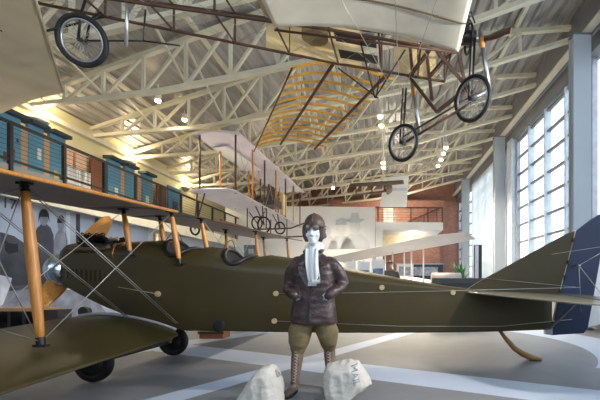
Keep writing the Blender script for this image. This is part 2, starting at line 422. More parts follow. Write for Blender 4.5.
for x0, x1, lb in ((68.5, 76.5, 'white slatted screen with a peach panel above, left of its twin'), (79.5, 89.5, 'white slatted screen beside the brown board')):
    v0, _ = on_u(x0, 150, -9.4); v1, _ = on_u(x1, 150, -9.4)
    o = thing('slatted_screen', lb, 'screen', R(-9.4, (v0+v1)/2, 3.62), 'white slatted screens on the gallery')
    s = MB(); n = 9
    for i in range(n):
        c = v0+(v1-v0)*(i+.5)/n; s.rbox(-9.43, -9.39, c-.05, c+.05, 3.66, 4.55)
    s.rbox(-9.46, -9.43, v0, v1, 3.75, 3.85).rbox(-9.46, -9.43, v0, v1, 4.35, 4.45); s.build('slats', WHITE, o)
    MB().rbox(-9.6, -9.5, v0, v1, 4.62, 5.15).build('back_panel', mat('peach_panel', (232, 190, 160), .7), o)  # plain peach panel above the slats
# warm up-lights on the left wall
UL = []
for x, y, lb in ((44, 122, 'nearest'), (133, 161, 'middle'), (188, 190, 'farthest')):
    v, z = on_u(x, y, -9.6); z = 5.55
    o = thing('wall_uplight', 'grey half-bowl wall uplight on the cream left wall, %s of the row' % lb, 'light', R(-9.6, v, z), 'wall uplights')
    MB().loft([[R(-9.78, v, z-.10)+(RV*math.cos(t)*r+RU*abs(math.sin(t))*r)+V((0, 0, h)) for t in [PI*i/12 for i in range(13)]] for r, h in ((.03, 0), (.16, .05), (.24, .14), (.27, .2))]).build('bowl', GIRT, o)
    MB().rbox(-9.74, -9.60, v-.12, v+.12, z+.06, z+.10).build('lamp', emis('warm_lamp', (255, 214, 150), 12), o)
    UL.append(R(-9.45, v, z+.28))
# mural of airmen on the wall under the gallery
mu = thing('photo_mural', 'large black and white photo mural of airmen on the lower left wall', 'mural', R(-8.7, 9, .2))
M1 = mat('mural_sky_grey', (168, 180, 200), .75, var=.10, scale=1.2); M2 = mat('mural_dark_grey', (70, 72, 82), .8, var=.5, scale=2.0)
M3 = mat('mural_mid_grey', (128, 134, 150), .8, var=.35, scale=3); M4 = mat('mural_pale_grey', (205, 212, 224), .8, var=.1)
MB().rbox(-8.75, -8.70, 5.0, 13.6, .15, 3.1).build('picture_panel', M1, mu)
def onwall(pxs, d=-8.695):
    out = []
    for x, y in pxs:
        v, z = on_u(x, y, d); out.append(R(d, v, z))
    return out
def figure(pxs, m, nm, k=0): MB().prism(onwall(pxs, -8.697+.003*k), RU*.003).build(nm, m, mu)
figure([(0, 232), (14, 236), (34, 250), (60, 262), (62, 285), (0, 292)], M2, 'print_aeroplane', 0)
figure([(-20, 288), (40, 284), (90, 290), (110, 318), (-20, 330)], M3, 'print_ground', 0)
figure([(0, 275), (12, 278), (10, 286), (0, 312)], M4, 'print_paper', 2)
figure([(5, 240), (9, 243), (18, 244), (18, 252), (9, 254), (5, 250)], mat('mural_black', (34, 34, 40), .8), 'print_cowl', 2)
for i, (cx, top, w, bot) in enumerate(((44, 211, 11, 282), (61, 217, 8, 286))):
    hd = [(cx+w*.38*math.cos(t), top+8+7*math.sin(t)) for t in [2*PI*q/18 for q in range(18)]]
    figure([(cx-w*.25, top+13), (cx+w*.25, top+13), (cx+w*.62, top+17), (cx+w*.86, top+24), (cx+w*.92, top+40), (cx+w*.7, top+48), (cx+w*.75, bot), (cx-w*.8, bot), (cx-w*.74, top+48), (cx-w*.98, top+38), (cx-w*.9, top+24), (cx-w*.6, top+17)], M2 if i == 0 else M3, 'print_figure', 1)
    figure(hd, M3 if i else M3, 'print_face', 2)
    figure([(cx+w*.47*math.cos(PI+PI*q/12), top+6+8*math.sin(PI+PI*q/12)) for q in range(13)]+[(cx+w*.5, top+(11 if i == 0 else 6)), (cx+w*.36, top+6), (cx-w*.36, top+6), (cx-w*.5, top+(11 if i == 0 else 6))], MATS['mural_black'], 'print_cap', 3)
figure([(66, 212), (70, 212), (70, 290), (66, 290)], M4, 'print_post', 1)
figure([(76, 214), (80, 214), (80, 262), (76, 262)], M2, 'print_post', 1)
figure([(95, 218), (98, 218), (98, 250), (95, 250)], M2, 'print_post', 1)
# number printed on the mural
tx = bpy.data.curves.new('t', 'FONT'); tx.body = '17'; tx.size = .34; tx.extrude = .002
to = bpy.data.objects.new('print_number', tx); COL.objects.link(to)
bpy.context.view_layer.update(); me = bpy.data.meshes.new_from_object(to.evaluated_get(bpy.context.evaluated_depsgraph_get()))
bpy.data.objects.remove(to); v, z = on_u(1.5, 207, -8.69)
b = MB(); b.add([R(-8.69, v+q.co.x, z+q.co.y)+RU*q.co.z for q in me.vertices], [tuple(p.vertices) for p in me.polygons], 0, False)
b.build('print_number', M2, mu)

# ------------------------------------------------------------------ back of the hall: mezzanine, white mural wall
def onv(px, py, v):
    d = V(((px-PX)/F, 1, (PY-py)/F)); t = v/d.dot(RV); p = d*t; return p.dot(RU), p.z+H
VM = 20.0
uL, _ = onv(60, 207, VM); uR, zt = onv(375, 207, VM)
struct(MB().rbox(-8.7, uR, VM, VM+.15, 0, zt).build('wall_mezzanine', WHITE))
u1, z1 = onv(375.5, 222, VM); u2, z2 = onv(443, 228, VM)
struct(MB().rbox(u1, u2, VM, VB, z2-.1, z1).build('mezzanine_floor', WHITE))
struct(MB().rbox(u1, u1+.4, VM, VM+.4, 0, z2).build('trim_11', WHITE))
struct(MB().rbox(u1-.5, u2+.3, VM+3.2, VM+3.35, 0, z2-.1).build('wall_under_mezzanine', BK))
sb = MB(); sb.add([R(u, v, z) for v in (VM+2.6, VM+3.19) for u, z in ((u1+.4, z2-1.25), (u2-.1, z2-.45), (u2-.1, z2-.1), (u1+.4, z2-.1))], [(3, 2, 1, 0), (4, 5, 6, 7), (0, 1, 5, 4), (1, 2, 6, 5), (2, 3, 7, 6), (3, 0, 4, 7)], 0, False)
struct(sb.build('trim_13', mat('warm_cream_wall', (226, 210, 176), .8)))
mr = thing('balcony_railing', 'dark red-brown railing on the back mezzanine above the white slab', 'railing', R((u1+u2)/2, VM+.1, z1))
RB = mat('red_brown_steel', (84, 50, 48), .6)
hr = onv(400, 207, VM)[1]
MB().rbox(u1, u2, VM+.06, VM+.12, hr-.05, hr+.02).build('top_rail', RB, mr)
for x in (378, 394, 411, 428, 442.5):
    uu, _ = onv(x, 215, VM); MB().rbox(uu-.035, uu+.035, VM+.05, VM+.13, z1, hr).build('post', RB, mr)
b = MB()
for i in range(1, 6): b.rbox(u1, u2, VM+.08, VM+.10, z1+(hr-z1)*i/6-.012, z1+(hr-z1)*i/6+.012)
b.build('wire_infill', RB, mr)
a_ = onv(408, 222, VM+3); c_ = onv(440, 208, VM+3)
sr = thing('stair_handrail', 'sloping dark handrail rising across the brick wall behind the mezzanine railing', 'handrail', R(a_[0], VM+3, a_[1]))
MB().beam(R(a_[0], VM+3, a_[1]), R(c_[0], VM+3, c_[1]), .08, .1).build('rail', RB, sr)
for f in (.1, .5, .9):
    p = R(a_[0]+(c_[0]-a_[0])*f, VM+3, 0); zz = a_[1]+(c_[1]-a_[1])*f
    MB().beam(p+V((0, 0, z1)), p+V((0, 0, zz+.01)), .06, .06).build('post', RB, sr)
ud0, _ = onv(383.5, 207, VM+3.2); ud1, zd = onv(395, 206, VM+3.2)
struct(MB().rbox(u1-3, u2+.6, VM+3.25, VM+3.4, z1, zd+.4).build('wall_mezzanine_back', BK))
d = bpy.data.objects.new('door_1', None); COL.objects.link(d); d.location = R(ud0, VM+3.2, z1); struct(d)
MB().rbox(ud0, ud1, VM+3.17, VM+3.24, z1, zd).build('door_leaf', mat('pale_door', (206, 196, 180), .6), d)
MB().rbox(ud0+.18, ud1-.18, VM+3.15, VM+3.18, z1+(zd-z1)*.45, z1+(zd-z1)*.8).build('door_panel', mat('door_glass_grey', (150, 150, 146), .4), d)
MB().ell(R(ud1-.1, VM+3.14, z1+1.0), .045).build('door_handle', STEEL, d)
# faded group portrait on the white wall
fm = thing('photo_mural', 'faded grey group portrait printed on the white mezzanine wall', 'mural', R(-1.5, VM-.02, 2))
FG = mat('faded_grey_print', (204, 208, 212), .8, var=.10, scale=2); FG2 = mat('faded_dark_print', (186, 192, 198), .8, var=.15, scale=2)
FG3 = mat('faded_pale_print', (218, 220, 222), .8, var=.05)
def fprint(pxs, m, nm, k=0): MB().prism([R(onv(x, y, VM-.004*k-.01)[0], VM-.004*k-.01, onv(x, y, VM)[1]) for x, y in pxs], RV*.004).build(nm, m, fm)
for cx, top, s, hat in ((327, 222, .8, 0), (341, 218, 1.0, 1), (355, 214, 1.1, 2)):
    fprint([(cx-5*s, top+18*s), (cx+5*s, top+18*s), (cx+12*s, top+24*s), (cx+14*s, 249), (cx-13*s, 249), (cx-11*s, top+24*s)], FG, 'print_figure', 1)
    fprint([(cx+5*s*math.cos(t), top+12*s+7*s*math.sin(t)) for t in [2*PI*q/16 for q in range(16)]], FG3, 'print_face', 2)
    if hat == 1: fprint([(cx-5.5*s, top+7*s), (cx-5*s, top+2*s), (cx, top), (cx+5*s, top+2*s), (cx+5.5*s, top+7*s)], FG2, 'print_cap', 3)
    elif hat == 2: fprint([(cx-9*s, top+6*s), (cx-4*s, top+4*s), (cx-3*s, top-1*s), (cx+3*s, top-1*s), (cx+4*s, top+4*s), (cx+9*s, top+5*s), (cx+4*s, top+8*s), (cx-4*s, top+8*s)], FG2, 'print_hat', 3)
# ================================================================== OLIVE BIPLANE
def Yc(x): return 4.77+.07*(x+3.47)
jn = thing('biplane', 'large olive-drab biplane with wooden struts parked across the hall behind the pilot', 'aeroplane', (-2.2, 4.8, 0))
# stations: pixel column of the near side, bottom, longeron, ridge, half width
ST = [(59.5, 283, 254, 247, .22), (63, 286, 250, 243.5, .24), (69, 289, 248, 243, .265), (76, 293, 252, 248, .28), (84, 297, 254, 250, .295), (100, 305, 254.5, 250, .32), (108, 308.5, 253, 243, .325), (125, 315, 254, 241.5, .33), (150, 323, 258, 240.5, .34),
      (160, 326, 260, 241, .345), (175, 329, 262.5, 246, .345), (186, 331, 264, 250, .345), (197, 331, 265, 247, .345), (210, 331, 267, 248, .345), (222, 331, 269, 251, .345), (240, 331.5, 271, 256, .34), (252, 331.7, 272, 256.5, .335), (262, 332, 273, 255, .33),
      (300, 332.5, 276, 260, .31), (345, 333, 279.5, 268, .28), (400, 333, 285, 278, .23), (450, 332.5, 289.5, 286, .17), (500, 331.5, 293.5, 292, .11), (552, 329.5, 297, 296.3, .035)]
SEC = []
for px, yb, yl, yr, w in ST:
    x = -2
    for _ in range(30): x = (px-PX)/F*(Yc(x)-w)
    yn = Yc(x)-w
    zb = H-(yb-PY)*yn/F; zl = H-(yl-PY)*yn/F; zr = max(zl+.008, H-(yr-PY)*Yc(x)/F)
    SEC.append((x, w, zb, zl, zr))
def sec(x):
    if x <= SEC[0][0]: return SEC[0][1:]
    for a, b in zip(SEC, SEC[1:]):
        if x <= b[0]:
            t = (x-a[0])/(b[0]-a[0]); return tuple(a[i]+(b[i]-a[i])*t for i in range(1, 5))
    return SEC[-1][1:]
def deck(x, dy):
    w, zb, zl, zr = sec(x); return zl+(zr-zl)*math.sqrt(max(0, 1-(dy/w)**2))
def fring(x, k=1):
    w, zb, zl, zr = sec(x); y = Yc(x); r = [V((x, y-w*.96, zb)), V((x, y-w, zb+.03)), V((x, y-w, (zb+zl)/2)), V((x, y-w, zl-.02))]
    for i in range(13):
        t = PI-PI*i/12; r.append(V((x, y+w*math.cos(t), zl+(zr-zl)*math.sin(t))))
    r += [V((x, y+w, zl-.02)), V((x, y+w, (zb+zl)/2)), V((x, y+w, zb+.03)), V((x, y+w*.96, zb))]
    return r
xs = []
for a, b in zip(SEC, SEC[1:]):
    n = max(1, int((b[0]-a[0])/.12)); xs += [a[0]+(b[0]-a[0])*i/n for i in range(n)]
xs.append(SEC[-1][0])
fu = MB().loft([fring(x) for x in xs]).build('fuselage', [OLIVE, mat('dark_cockpit_lining', (34, 28, 22), .8)], jn)  # second slot: dark lining colour for the cockpit openings
def px2x(px, w=.34):
    x = -2
    for _ in range(30): x = (px-PX)/F*(Yc(x)-w)
    return x
COCK = [(px2x(171), .155), (px2x(231), .165)]
def cockpit(cx):
    w, zb, zl, zr = sec(cx); return w, zl, zr, Yc(cx), .80*w, w*1.28, (zr-zl)*1.12+.03
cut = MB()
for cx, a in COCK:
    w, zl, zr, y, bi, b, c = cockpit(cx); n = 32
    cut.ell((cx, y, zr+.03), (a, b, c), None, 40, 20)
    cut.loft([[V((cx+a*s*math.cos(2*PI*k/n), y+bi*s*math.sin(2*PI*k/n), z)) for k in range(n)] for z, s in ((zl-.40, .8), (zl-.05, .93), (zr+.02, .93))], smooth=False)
co = cut.build('cut', [MATS['dark_cockpit_lining']], jn)
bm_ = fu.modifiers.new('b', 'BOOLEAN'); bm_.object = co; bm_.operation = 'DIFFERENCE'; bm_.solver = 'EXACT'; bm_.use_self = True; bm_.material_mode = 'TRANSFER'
bake(fu); bpy.data.objects.remove(co)
LEATH = mat('black_padded_leather', (26, 24, 24), .45, var=.2, scale=20)
for i, (cx, a) in enumerate(COCK):
    w, zl, zr, y, bi, b, c = cockpit(cx); n = 48; pts = []
    for k in range(n):
        t = 2*PI*k/n; lo_, hi_ = 0, min(1.0, (w*.999/b)/max(1e-6, abs(math.sin(t))))
        for _ in range(30):
            m = (lo_+hi_)/2; x = cx+a*m*math.cos(t); dy = b*m*math.sin(t)
            if zr+.03-c*math.sqrt(max(0, 1-m*m)) < deck(x, dy): lo_ = m
            else: hi_ = m
        x = cx+a*lo_*math.cos(t); dy = b*lo_*math.sin(t); pts.append((x, y+dy, deck(x, dy)+.004))
    ck = MB().tube(pts, .026, 8, closed=True).build('cockpit_rim', LEATH, jn); ck['label'] = 'black padded rim of the %s cockpit' % ('front', 'rear')[i]
    s = MB(); s.box((cx+.05, y, zl-.12), (.07, .36, .3)); s.build('seat_back', DWOOD, ck)
    ws = MB(); pts = [V((cx-a-.02+.03*math.sin(PI*j/10), y-.20+.4*j/10, deck(cx-a, -.2+.4*j/10)+.13*math.sin(PI*j/10))) for j in range(11)]
    ws.tube(pts, .005, 6); ws.build('windscreen_frame', BLACKM, ck)
# louvres on the engine cowling
for i in range(9):
    px = 66+i*4.6; x = px2x(px, sec(px2x(px, .3))[0]); w = sec(x)[0]
    top = at(px, 268+i*.3, Yc(x)-w).z; bt = at(px, 277+i*.9, Yc(x)-w).z
    MB().loft([[V((x-.012, Yc(x)-w-.001, z)), V((x+.012, Yc(x)-w-.001, z)), V((x+.016, Yc(x)-w-.014, z)), V((x-.004, Yc(x)-w-.008, z))] for z in (bt, top)], smooth=False).build('louvre', OLIVE, jn)
# radiator shell in the nose
xn = SEC[0][0]
rd = MB(); cc = V((xn, Yc(xn)-.05, 1.28))
rd.loft([[cc+V((dx, .225*s*math.cos(t), .19*s*math.sin(t))) for t in [2*PI*k/28 for k in range(28)]] for dx, s in ((.02, .92), (-.06, 1.1), (-.12, 1.1), (-.17, .95), (-.19, .5))])
rd.build('radiator_shell', SILVER, jn)
# engine on top of the nose
eng = MB(); x0 = px2x(77, .3)-.06; x1 = px2x(106, .3)-.08
eng.box(((x0+x1)/2, Yc(x0), 1.56), (x1-x0+.10, .34, .14))
en = eng.build('engine_block', mat('black_engine_iron', (30, 29, 28), .45, .4, var=.3, scale=14), jn); en['label'] = 'exposed black engine on top of the nose'
EM = MATS['black_engine_iron']
for s in (-1, 1):
    for i in range(4):
        x = x0+(x1-x0)*(i+.4)/4; y = Yc(x); c = MB(); a = V((x, y+s*.07, 1.56)); b = V((x, y+s*.21, 1.69))
        c.cyl(a, b, .042, 14)
        for q in range(5): c.cyl(a.lerp(b, .2+q*.15), a.lerp(b, .24+q*.15), .05, 14)
        c.cyl(b, b+(b-a)*.18, .03, 10); c.tube([b+V((0, 0, .02)), b+V((.03, s*.02, .05)), b+V((.05, s*.0, .03))], .009, 6); c.build('cylinder', EM, en)
MB().tube([(x0-.04, Yc(x0)-.28, 1.52), ((x0+x1)/2, Yc(x0)-.30, 1.525), (x1+.06, Yc(x1)-.30, 1.535), (x1+.12, Yc(x1)-.28, 1.57)], .028, 10).build('exhaust_pipe', mat('rusty_exhaust', (94, 74, 58), .55, .5, var=.3), en)
MB().tube([(x0, Yc(x0), 1.68), (x1, Yc(x1), 1.69)], .022, 8).build('intake_pipe', BRASS, en)
# copper pipe and strap around the cowl behind the engine
xs_ = px2x(113, .32); pts = [(xs_, Yc(xs_)-sec(xs_)[0]-.004, sec(xs_)[2]-.05)]+[(xs_, Yc(xs_)+dy, deck(xs_, dy)+.006) for dy in [sec(xs_)[0]*math.sin(-PI/2+PI*j/12) for j in range(13)]]
MB().tube(pts, .008, 6).build('cowl_strap', mat('copper', (170, 110, 70), .4, .7), jn)
xf = px2x(143, .34); MB().cyl((xf, Yc(xf)-.1, deck(xf, .1)-.02), (xf, Yc(xf)-.1, deck(xf, .1)+.05), .03, 12).ell((xf, Yc(xf)-.1, deck(xf, .1)+.07), .032).build('filler_cap', BRASS, jn)
# propeller
hub = V((xn-.20, Yc(xn)+.26, 1.46))
pr = MB().cyl(hub+V((-.06, 0, 0)), hub+V((.17, 0, 0)), .07, 18).build('propeller_hub', STEEL, jn)
for s in (1, -1):
    d = V((0, .54*s, .66*s)); L = d.length; d.normalize(); q = V((1, 0, 0)).cross(d); rings = []
    for i in range(15):
        t = i/14; w = .07+.055*math.sin(PI*min(1, t*1.12)**.9)-(.055 if t > .97 else 0); tw = math.radians(72-26*t)
        ch = q*math.cos(tw)*s+V((-1, 0, 0))*math.sin(tw); nn = d.cross(ch); th = .032*(1-t)+.010
        c = hub+d*(.03+(L-.03)*t); rings.append([c+ch*w*math.cos(a)+nn*th*math.sin(a) for a in [2*PI*k/12 for k in range(12)]])
    MB().loft(rings).build('propeller_blade', WOOD, pr)
# wings
def zup(y): return .045*(y-4.6)
LEu, TEu = -3.90, -2.70
def usec(y): return (V((LEu, y, 2.045+zup(y))), V((TEu, y, 1.985+zup(y))))
uw = MB(); wing(uw, [usec(y) for y in (-.6, .8, 2.2, 3.6, 4.35)], .06, .045, 9, 4)
uw.build('upper_wing', [OLIVE, OLIVEU], jn)
uc = MB(); wing(uc, [usec(4.37), usec(5.15)], .06, .045, 9, 2); uc.build('wing_centre_section', [OLIVE, OLIVEU], jn)
uf = MB(); wing(uf, [usec(y) for y in (5.17, 6.4, 7.6, 8.8, 9.9)], .06, .045, 9, 4); uf.build('upper_wing', [OLIVE, OLIVEU], jn)
te = MB().tube([usec(y)[1]+V((.005, 0, 0)) for y in (-.6, 2, 4.35)], .017, 8); te.build('trailing_edge_strip', WOOD, jn)  # orange strip colour stands in for warm light along this edge
te = MB().tube([usec(y)[1]+V((.005, 0, 0)) for y in (5.17, 7, 9.9)], .014, 8); te.build('trailing_edge_strip', DWOOD, jn)
def lsec(y, k=1): return (V((-4.0, y, .685+zup(y))), V((-2.62, y, .50+zup(y))))
lw = MB(); ss = [lsec(y) for y in (-.2, 1.1, 2.4, 3.7)]
ss += [(V((-4.0, 4.05, .665)), V((-2.59, 4.05, .478))), (V((-3.99, 4.3, .67)), V((-2.65, 4.3, .495))), (V((-3.97, 4.42, .675)), V((-2.76, 4.42, .525)))]
wing(lw, ss, .085, .055, 10, 3, .06); lw.build('lower_wing', [OLIVE, OLIVE], jn)
lf = MB(); wing(lf, [lsec(y) for y in (5.15, 6.6, 8.2, 9.7)], .08, .05, 9, 3); lf.build('lower_wing', [OLIVE, OLIVEU], jn)
rr = MB(); a, b = ss[-1]; top = airfoil(a, b, .085, .055, 10)[:11]
rr.tube([p+V((0, .01, .012)) for p in top], .018, 8); rr.build('root_reflection_strip', mat('pale_root_reflection', (150, 150, 156), .35), jn)  # pale strip paints in a reflection along the wing root
# struts: (top, bottom)
def strut(nm, a, b, w=.035, m=WOOD, f=.5, ends=True):
    a = V(a); b = V(b); n = 9
    o = MB().tube([a.lerp(b, i/(n-1)) for i in range(n)], [w*(.55+.45*math.sin(PI*i/(n-1))**.7) for i in range(n)], 12).build(nm, m, jn)
    if ends:
        for p, q in ((a, b), (b, a)):
            d = (q-p).normalized(); e = MB(); e.cyl(p-d*.01, p+d*.07, w*.75, 10); e.box(p, (.10, .05, .02)); e.build('fitting', BLACKM, o)
    return o
XF, XR = -3.42, -2.83
CN, CF = 4.45, 5.12
def tz(x, y): return 2.0+zup(y)+(XR-x)*.05
for y, s in ((CN, -1), (CF, 1)):
    for x in (XF, XR):
        xb = x+.10; w = sec(xb)[0]; strut('cabane_strut', (x, y, tz(x, y)), (xb, Yc(xb)+s*(w+.012), sec(xb)[2]-.01), .032)
for y in (7.05, 9.0):
    for x in (XF, XR):
        strut('interplane_strut', (x, y, tz(x, y)-.01), (x+.13, y, .65+zup(y)+(XR-x)*.11), .034)
YN = 3.0
NT = {XF: V((-3.68, YN, 2.0)), XR: V((-3.13, YN, 1.955))}; NB = {XF: V((-3.58, YN, .70)), XR: V((-2.99, YN, .605))}
for x in (XF, XR): strut('interplane_strut', NT[x], NB[x], .042)
# bracing wires
def wire(a, b, r=.0045): MB().tube([a, b], r, 5).build('bracing_wire', WIRE, jn)
for x in (XF, XR):
    b0 = NB[x]+V((0, 0, .03)); t0 = NT[x]-V((0, 0, .03)); tc = V((x, CN, tz(x, CN)-.02)); rt = V((x+.1, 4.38, .62+(XR-x)*.11))
    wire(b0, tc); wire(t0, rt); wire(t0+V((.03, 0, 0)), rt+V((.03, 0, 0)))
    b1 = V((x+.05, .3, .55)); t1 = V((x-.2, .3, 1.9))
    wire(b0, t1); wire(t0, b1)
    b0f = V((x+.13, 7.05, .7+zup(7.05))); t0f = V((x, 7.05, tz(x, 7.05))); tcf = V((x, CF, tz(x, CF)))
    wire(b0f, tcf); wire(t0f, V((x+.1, 5.15, .62))); wire(t0f, V((x+.13, 9.0, .75+zup(9)))); wire(b0f, V((x, 9.0, tz(x, 9))))
wire(NB[XF], NT[XR]); wire(NB[XR], NT[XF])
# small round fittings and control cables on the fuselage side
def side(px, py):
    w = sec(px2x(px))[0]; x = px2x(px, w); w = sec(x)[0]; x = px2x(px, w); w = sec(x)[0]
    return at(px, py, Yc(x)-w-.004)
for px, py in ((158, 294), (276, 293.5), (274.5, 321), (382, 287.5), (453, 292.5)):
    p = side(px, py); MB().cyl(p+V((0, .004, 0)), p+V((0, -.014, 0)), .034, 18).cyl(p+V((0, -.014, 0)), p+V((0, -.02, 0)), .016, 12).build('cable_fairlead', BRASS, jn)
p = side(219, 326); MB().ell(p, (.075, .014, .085)).build('inspection_hole', BLACK, jn)
def fin_p(px, py):
    a = (px-PX)/F; return at(px, py, (4.77+.243)/(1-.07*a))
hornU = fin_p(573, 287)+V((0, -.22, 0)); hornD = fin_p(566, 318)+V((0, -.18, 0))
MB().tube([side(276, 293.5), side(345, 293), side(440, 291)+V((0, -.03, 0)), hornU], .0035, 5).build('control_cable', WIRE, jn)
MB().tube([side(274.5, 321), side(400, 326)+V((0, -.02, 0)), side(500, 326)+V((0, -.03, 0)), hornD], .0035, 5).build('control_cable', WIRE, jn)
MB().tube([side(118, 287), side(158, 294)], .004, 5).build('control_cable', BRASS, jn)
# lower longeron edging
MB().tube([V((x, Yc(x)-sec(x)[0], sec(x)[1]+.01)) for x in xs[40:]], .009, 6).build('lower_longeron_edge', OLIVE, jn)
# tail surfaces
def plate(nm, pxs, m, th=.05, par=jn):
    pts = [fin_p(x, y) for x, y in pxs]; return MB().prism(pts, V((-.07, 1, 0)).normalized()*th).build(nm, m, par)
fin = plate('fin', [(462, 292), (480, 281), (520, 259), (552, 241.5), (568, 233), (574, 231.5), (571, 245), (557, 298)], OLIVE, .05)
NAVY = mat('navy_blue_doped_fabric', (20, 38, 72), .55, var=.12, scale=3); WH = mat('white_doped_fabric', (226, 226, 224), .55, var=.05); RED = mat('red_doped_fabric', (150, 34, 38), .5, var=.1)
ru = plate('rudder', [(576, 231), (592, 219), (608, 209), (592, 300), (587, 327), (583, 333), (551, 335), (558, 300)], NAVY, .045)
ru['label'] = 'navy blue leading band of the rudder'
plate('rudder_stripe', [(608, 209), (626, 205), (642, 211), (622, 300), (612, 321), (587, 327), (592, 300)], WH, .045, ru)['label'] = 'white band of the rudder'
plate('rudder_stripe', [(642, 211), (660, 228), (664, 262), (650, 302), (612, 321), (622, 300)], RED, .045, ru)['label'] = 'red trailing band of the rudder'
MB().tube([fin_p(575.5, 230), fin_p(557.5, 299), fin_p(550, 335)], .014, 8).build('rudder_post', mat('pale_hinge_tape', (196, 190, 178), .5), ru)
for px, py in ((573, 240), (568, 262), (565, 277), (560, 291), (553, 323)):
    MB().box(fin_p(px, py), (.05, .09, .05)).build('hinge', BLACKM, ru)
# rudder horn with its wires
hc = fin_p(572, 266)
MB().beam(hc+V((0, -.22, 0)), hc+V((0, .22, 0)), .03, .02).build('control_horn', STEEL, ru)
for q in ((612, 246), (605, 300), (580, 312)): MB().tube([hc+V((0, -.2, 0)), fin_p(*q)+V((0, -.03, 0))], .005, 5).build('horn_wire', WIRE, ru)
for py in (247, 287): MB().tube([fin_p(480, 280)+V((0, -.06, .03)), fin_p(574, py)+V((0, -.05, 0))] if py == 287 else [fin_p(520, 259), fin_p(600, 247)+V((0, -.06, 0))], .003, 5).build('horn_wire', WIRE, ru)
STF = mat('glossy_olive_tailplane', (120, 114, 96), .28, var=.08, scale=2)
def hsurf(nm, sgn):
    s = []
    for t in (0, .25, .5, .75, .9, 1):
        le = V((.86+1.05*t**1.15, 5.02, .985)).lerp(V((1.9, 3.35, .905)), t); le.x = .86+1.05*t**1.1+(.18 if t == 1 else 0)
        te = V((2.2, 5.05, .955)).lerp(V((2.3, 3.35, .89)), t)
        if t == 1: te.x -= .1
        if sgn > 0:
            le.y = 2*5.1-le.y; te.y = 2*5.1-te.y; le.z += .16*t; te.z += .16*t
        s.append((le, te))
    wing(MB_ := MB(), s, .05, .0, 7, 2, .05, False); MB_.build(nm, [STF], jn)
    el = [(b+V((.02, 0, 0)), b+V((.62-.25*abs(i-2.5)/3.5, 0, -.02))) for i, (a, b) in enumerate(s)]
    wing(E := MB(), el, .05, 0, 6, 2, .05, False); E.build('elevator', [STF], jn)
hsurf('tailplane', -1); hsurf('tailplane', 1)
MB().beam(fin_p(548, 330), V((2.15, 4.35, .90)), .03, .03).build('tailplane_brace', mat('grey_brace', (120, 120, 122), .4, .4), jn)
MB().box(fin_p(548, 331), (.09, .1, .09)).build('sternpost_fitting', STEEL, jn)
# tail skid
yk = Yc(1.8); p0 = at(500, 331, yk)
pts = [p0, at(507, 340, yk), at(514, 348, yk), at(522, 353.5, yk), at(531, 357.5, yk), at(541, 359.2, yk)]
ring = []
for i, p in enumerate(pts): pass
sk = MB().tube(pts, [.03, .042, .05, .056, .058, .04], 10, .8).build('tail_skid', mat('oak_skid', (142, 104, 52), .5, var=.2, scale=5), jn)
# undercarriage
for s, px, py in ((-1, 93, 382), (1, 172, 355.5)):
    y = 414/(py-280); x = -3.45; r = .22; c = V((x, y, r))
    wl = MB().torus(c, (0, 1, 0), r-.055, .055, 36, 12).build('wheel', BLACK, jn)
    MB().loft([[c+V((0, dy, 0))+V((rad*math.cos(t), 0, rad*math.sin(t))) for t in [2*PI*k/32 for k in range(32)]] for dy, rad in ((-.07, .02), (-.05, r-.08), (.05, r-.08), (.07, .02))]).build('wheel_disc', BLACKM, wl)
    for xb in (-3.75, -3.15): MB().beam((x, y-s*.1, r), (xb, Yc(xb)+s*.26, .62), .05, .05).build('undercarriage_leg', WOOD, jn)
MB().cyl((-3.45, 4.0, .22), (-3.45, 5.55, .22), .025, 12).build('axle', BLACKM, jn)
# wooden chock seen under the fuselage
wc = thing('wooden_block', 'brown wooden block on the floor beneath the biplane fuselage', 'block', at(215, 336, 7.2).xy.to_3d())
p = wc.location
MB().box(p+V((0, 0, .075)), (.46, .3, .15)).build('block', mat('brown_block', (140, 84, 48), .6, var=.2), wc)
MB().box(p+V((0, -.16, .12)), (.5, .03, .05)).build('batten', DWOOD, wc)
# ================================================================== PILOT MANNEQUIN
PB0 = at(314, 393, 3.66); PB0.z = 0
pl = thing('mannequin', 'white-faced mannequin of an early pilot in brown leather coat, flying helmet and white scarf', 'mannequin', PB0)
def L(x, y, z): return PB0+V((x, y, z))
SKIN = mat('white_mannequin_skin', (212, 216, 220), .5, var=.03)
COAT = mat('dark_burgundy_leather', (62, 46, 46), .40, var=.28, scale=9, bump=.35, bscale=28)
HELM = mat('brown_leather_helmet', (74, 54, 50), .5, var=.25, scale=14, bump=.2, bscale=40)
KHAKI = mat('khaki_breeches', (112, 98, 68), .85, var=.14, scale=10, bump=.25, bscale=60)
BOOT = mat('worn_brown_boot_leather', (116, 100, 90), .45, var=.35, scale=14, bump=.2, bscale=40)
SCARF = mat('white_silk_scarf', (214, 218, 220), .6, var=.05, scale=6)
def oval(cx, cy, z, rx, ry, n=28, sq=.9):
    out = []
    for k in range(n):
        t = 2*PI*k/n; c, s = math.cos(t), math.sin(t)
        out.append(L(cx+rx*math.copysign(abs(c)**sq, c), cy+ry*math.copysign(abs(s)**sq, s), z))
    return out
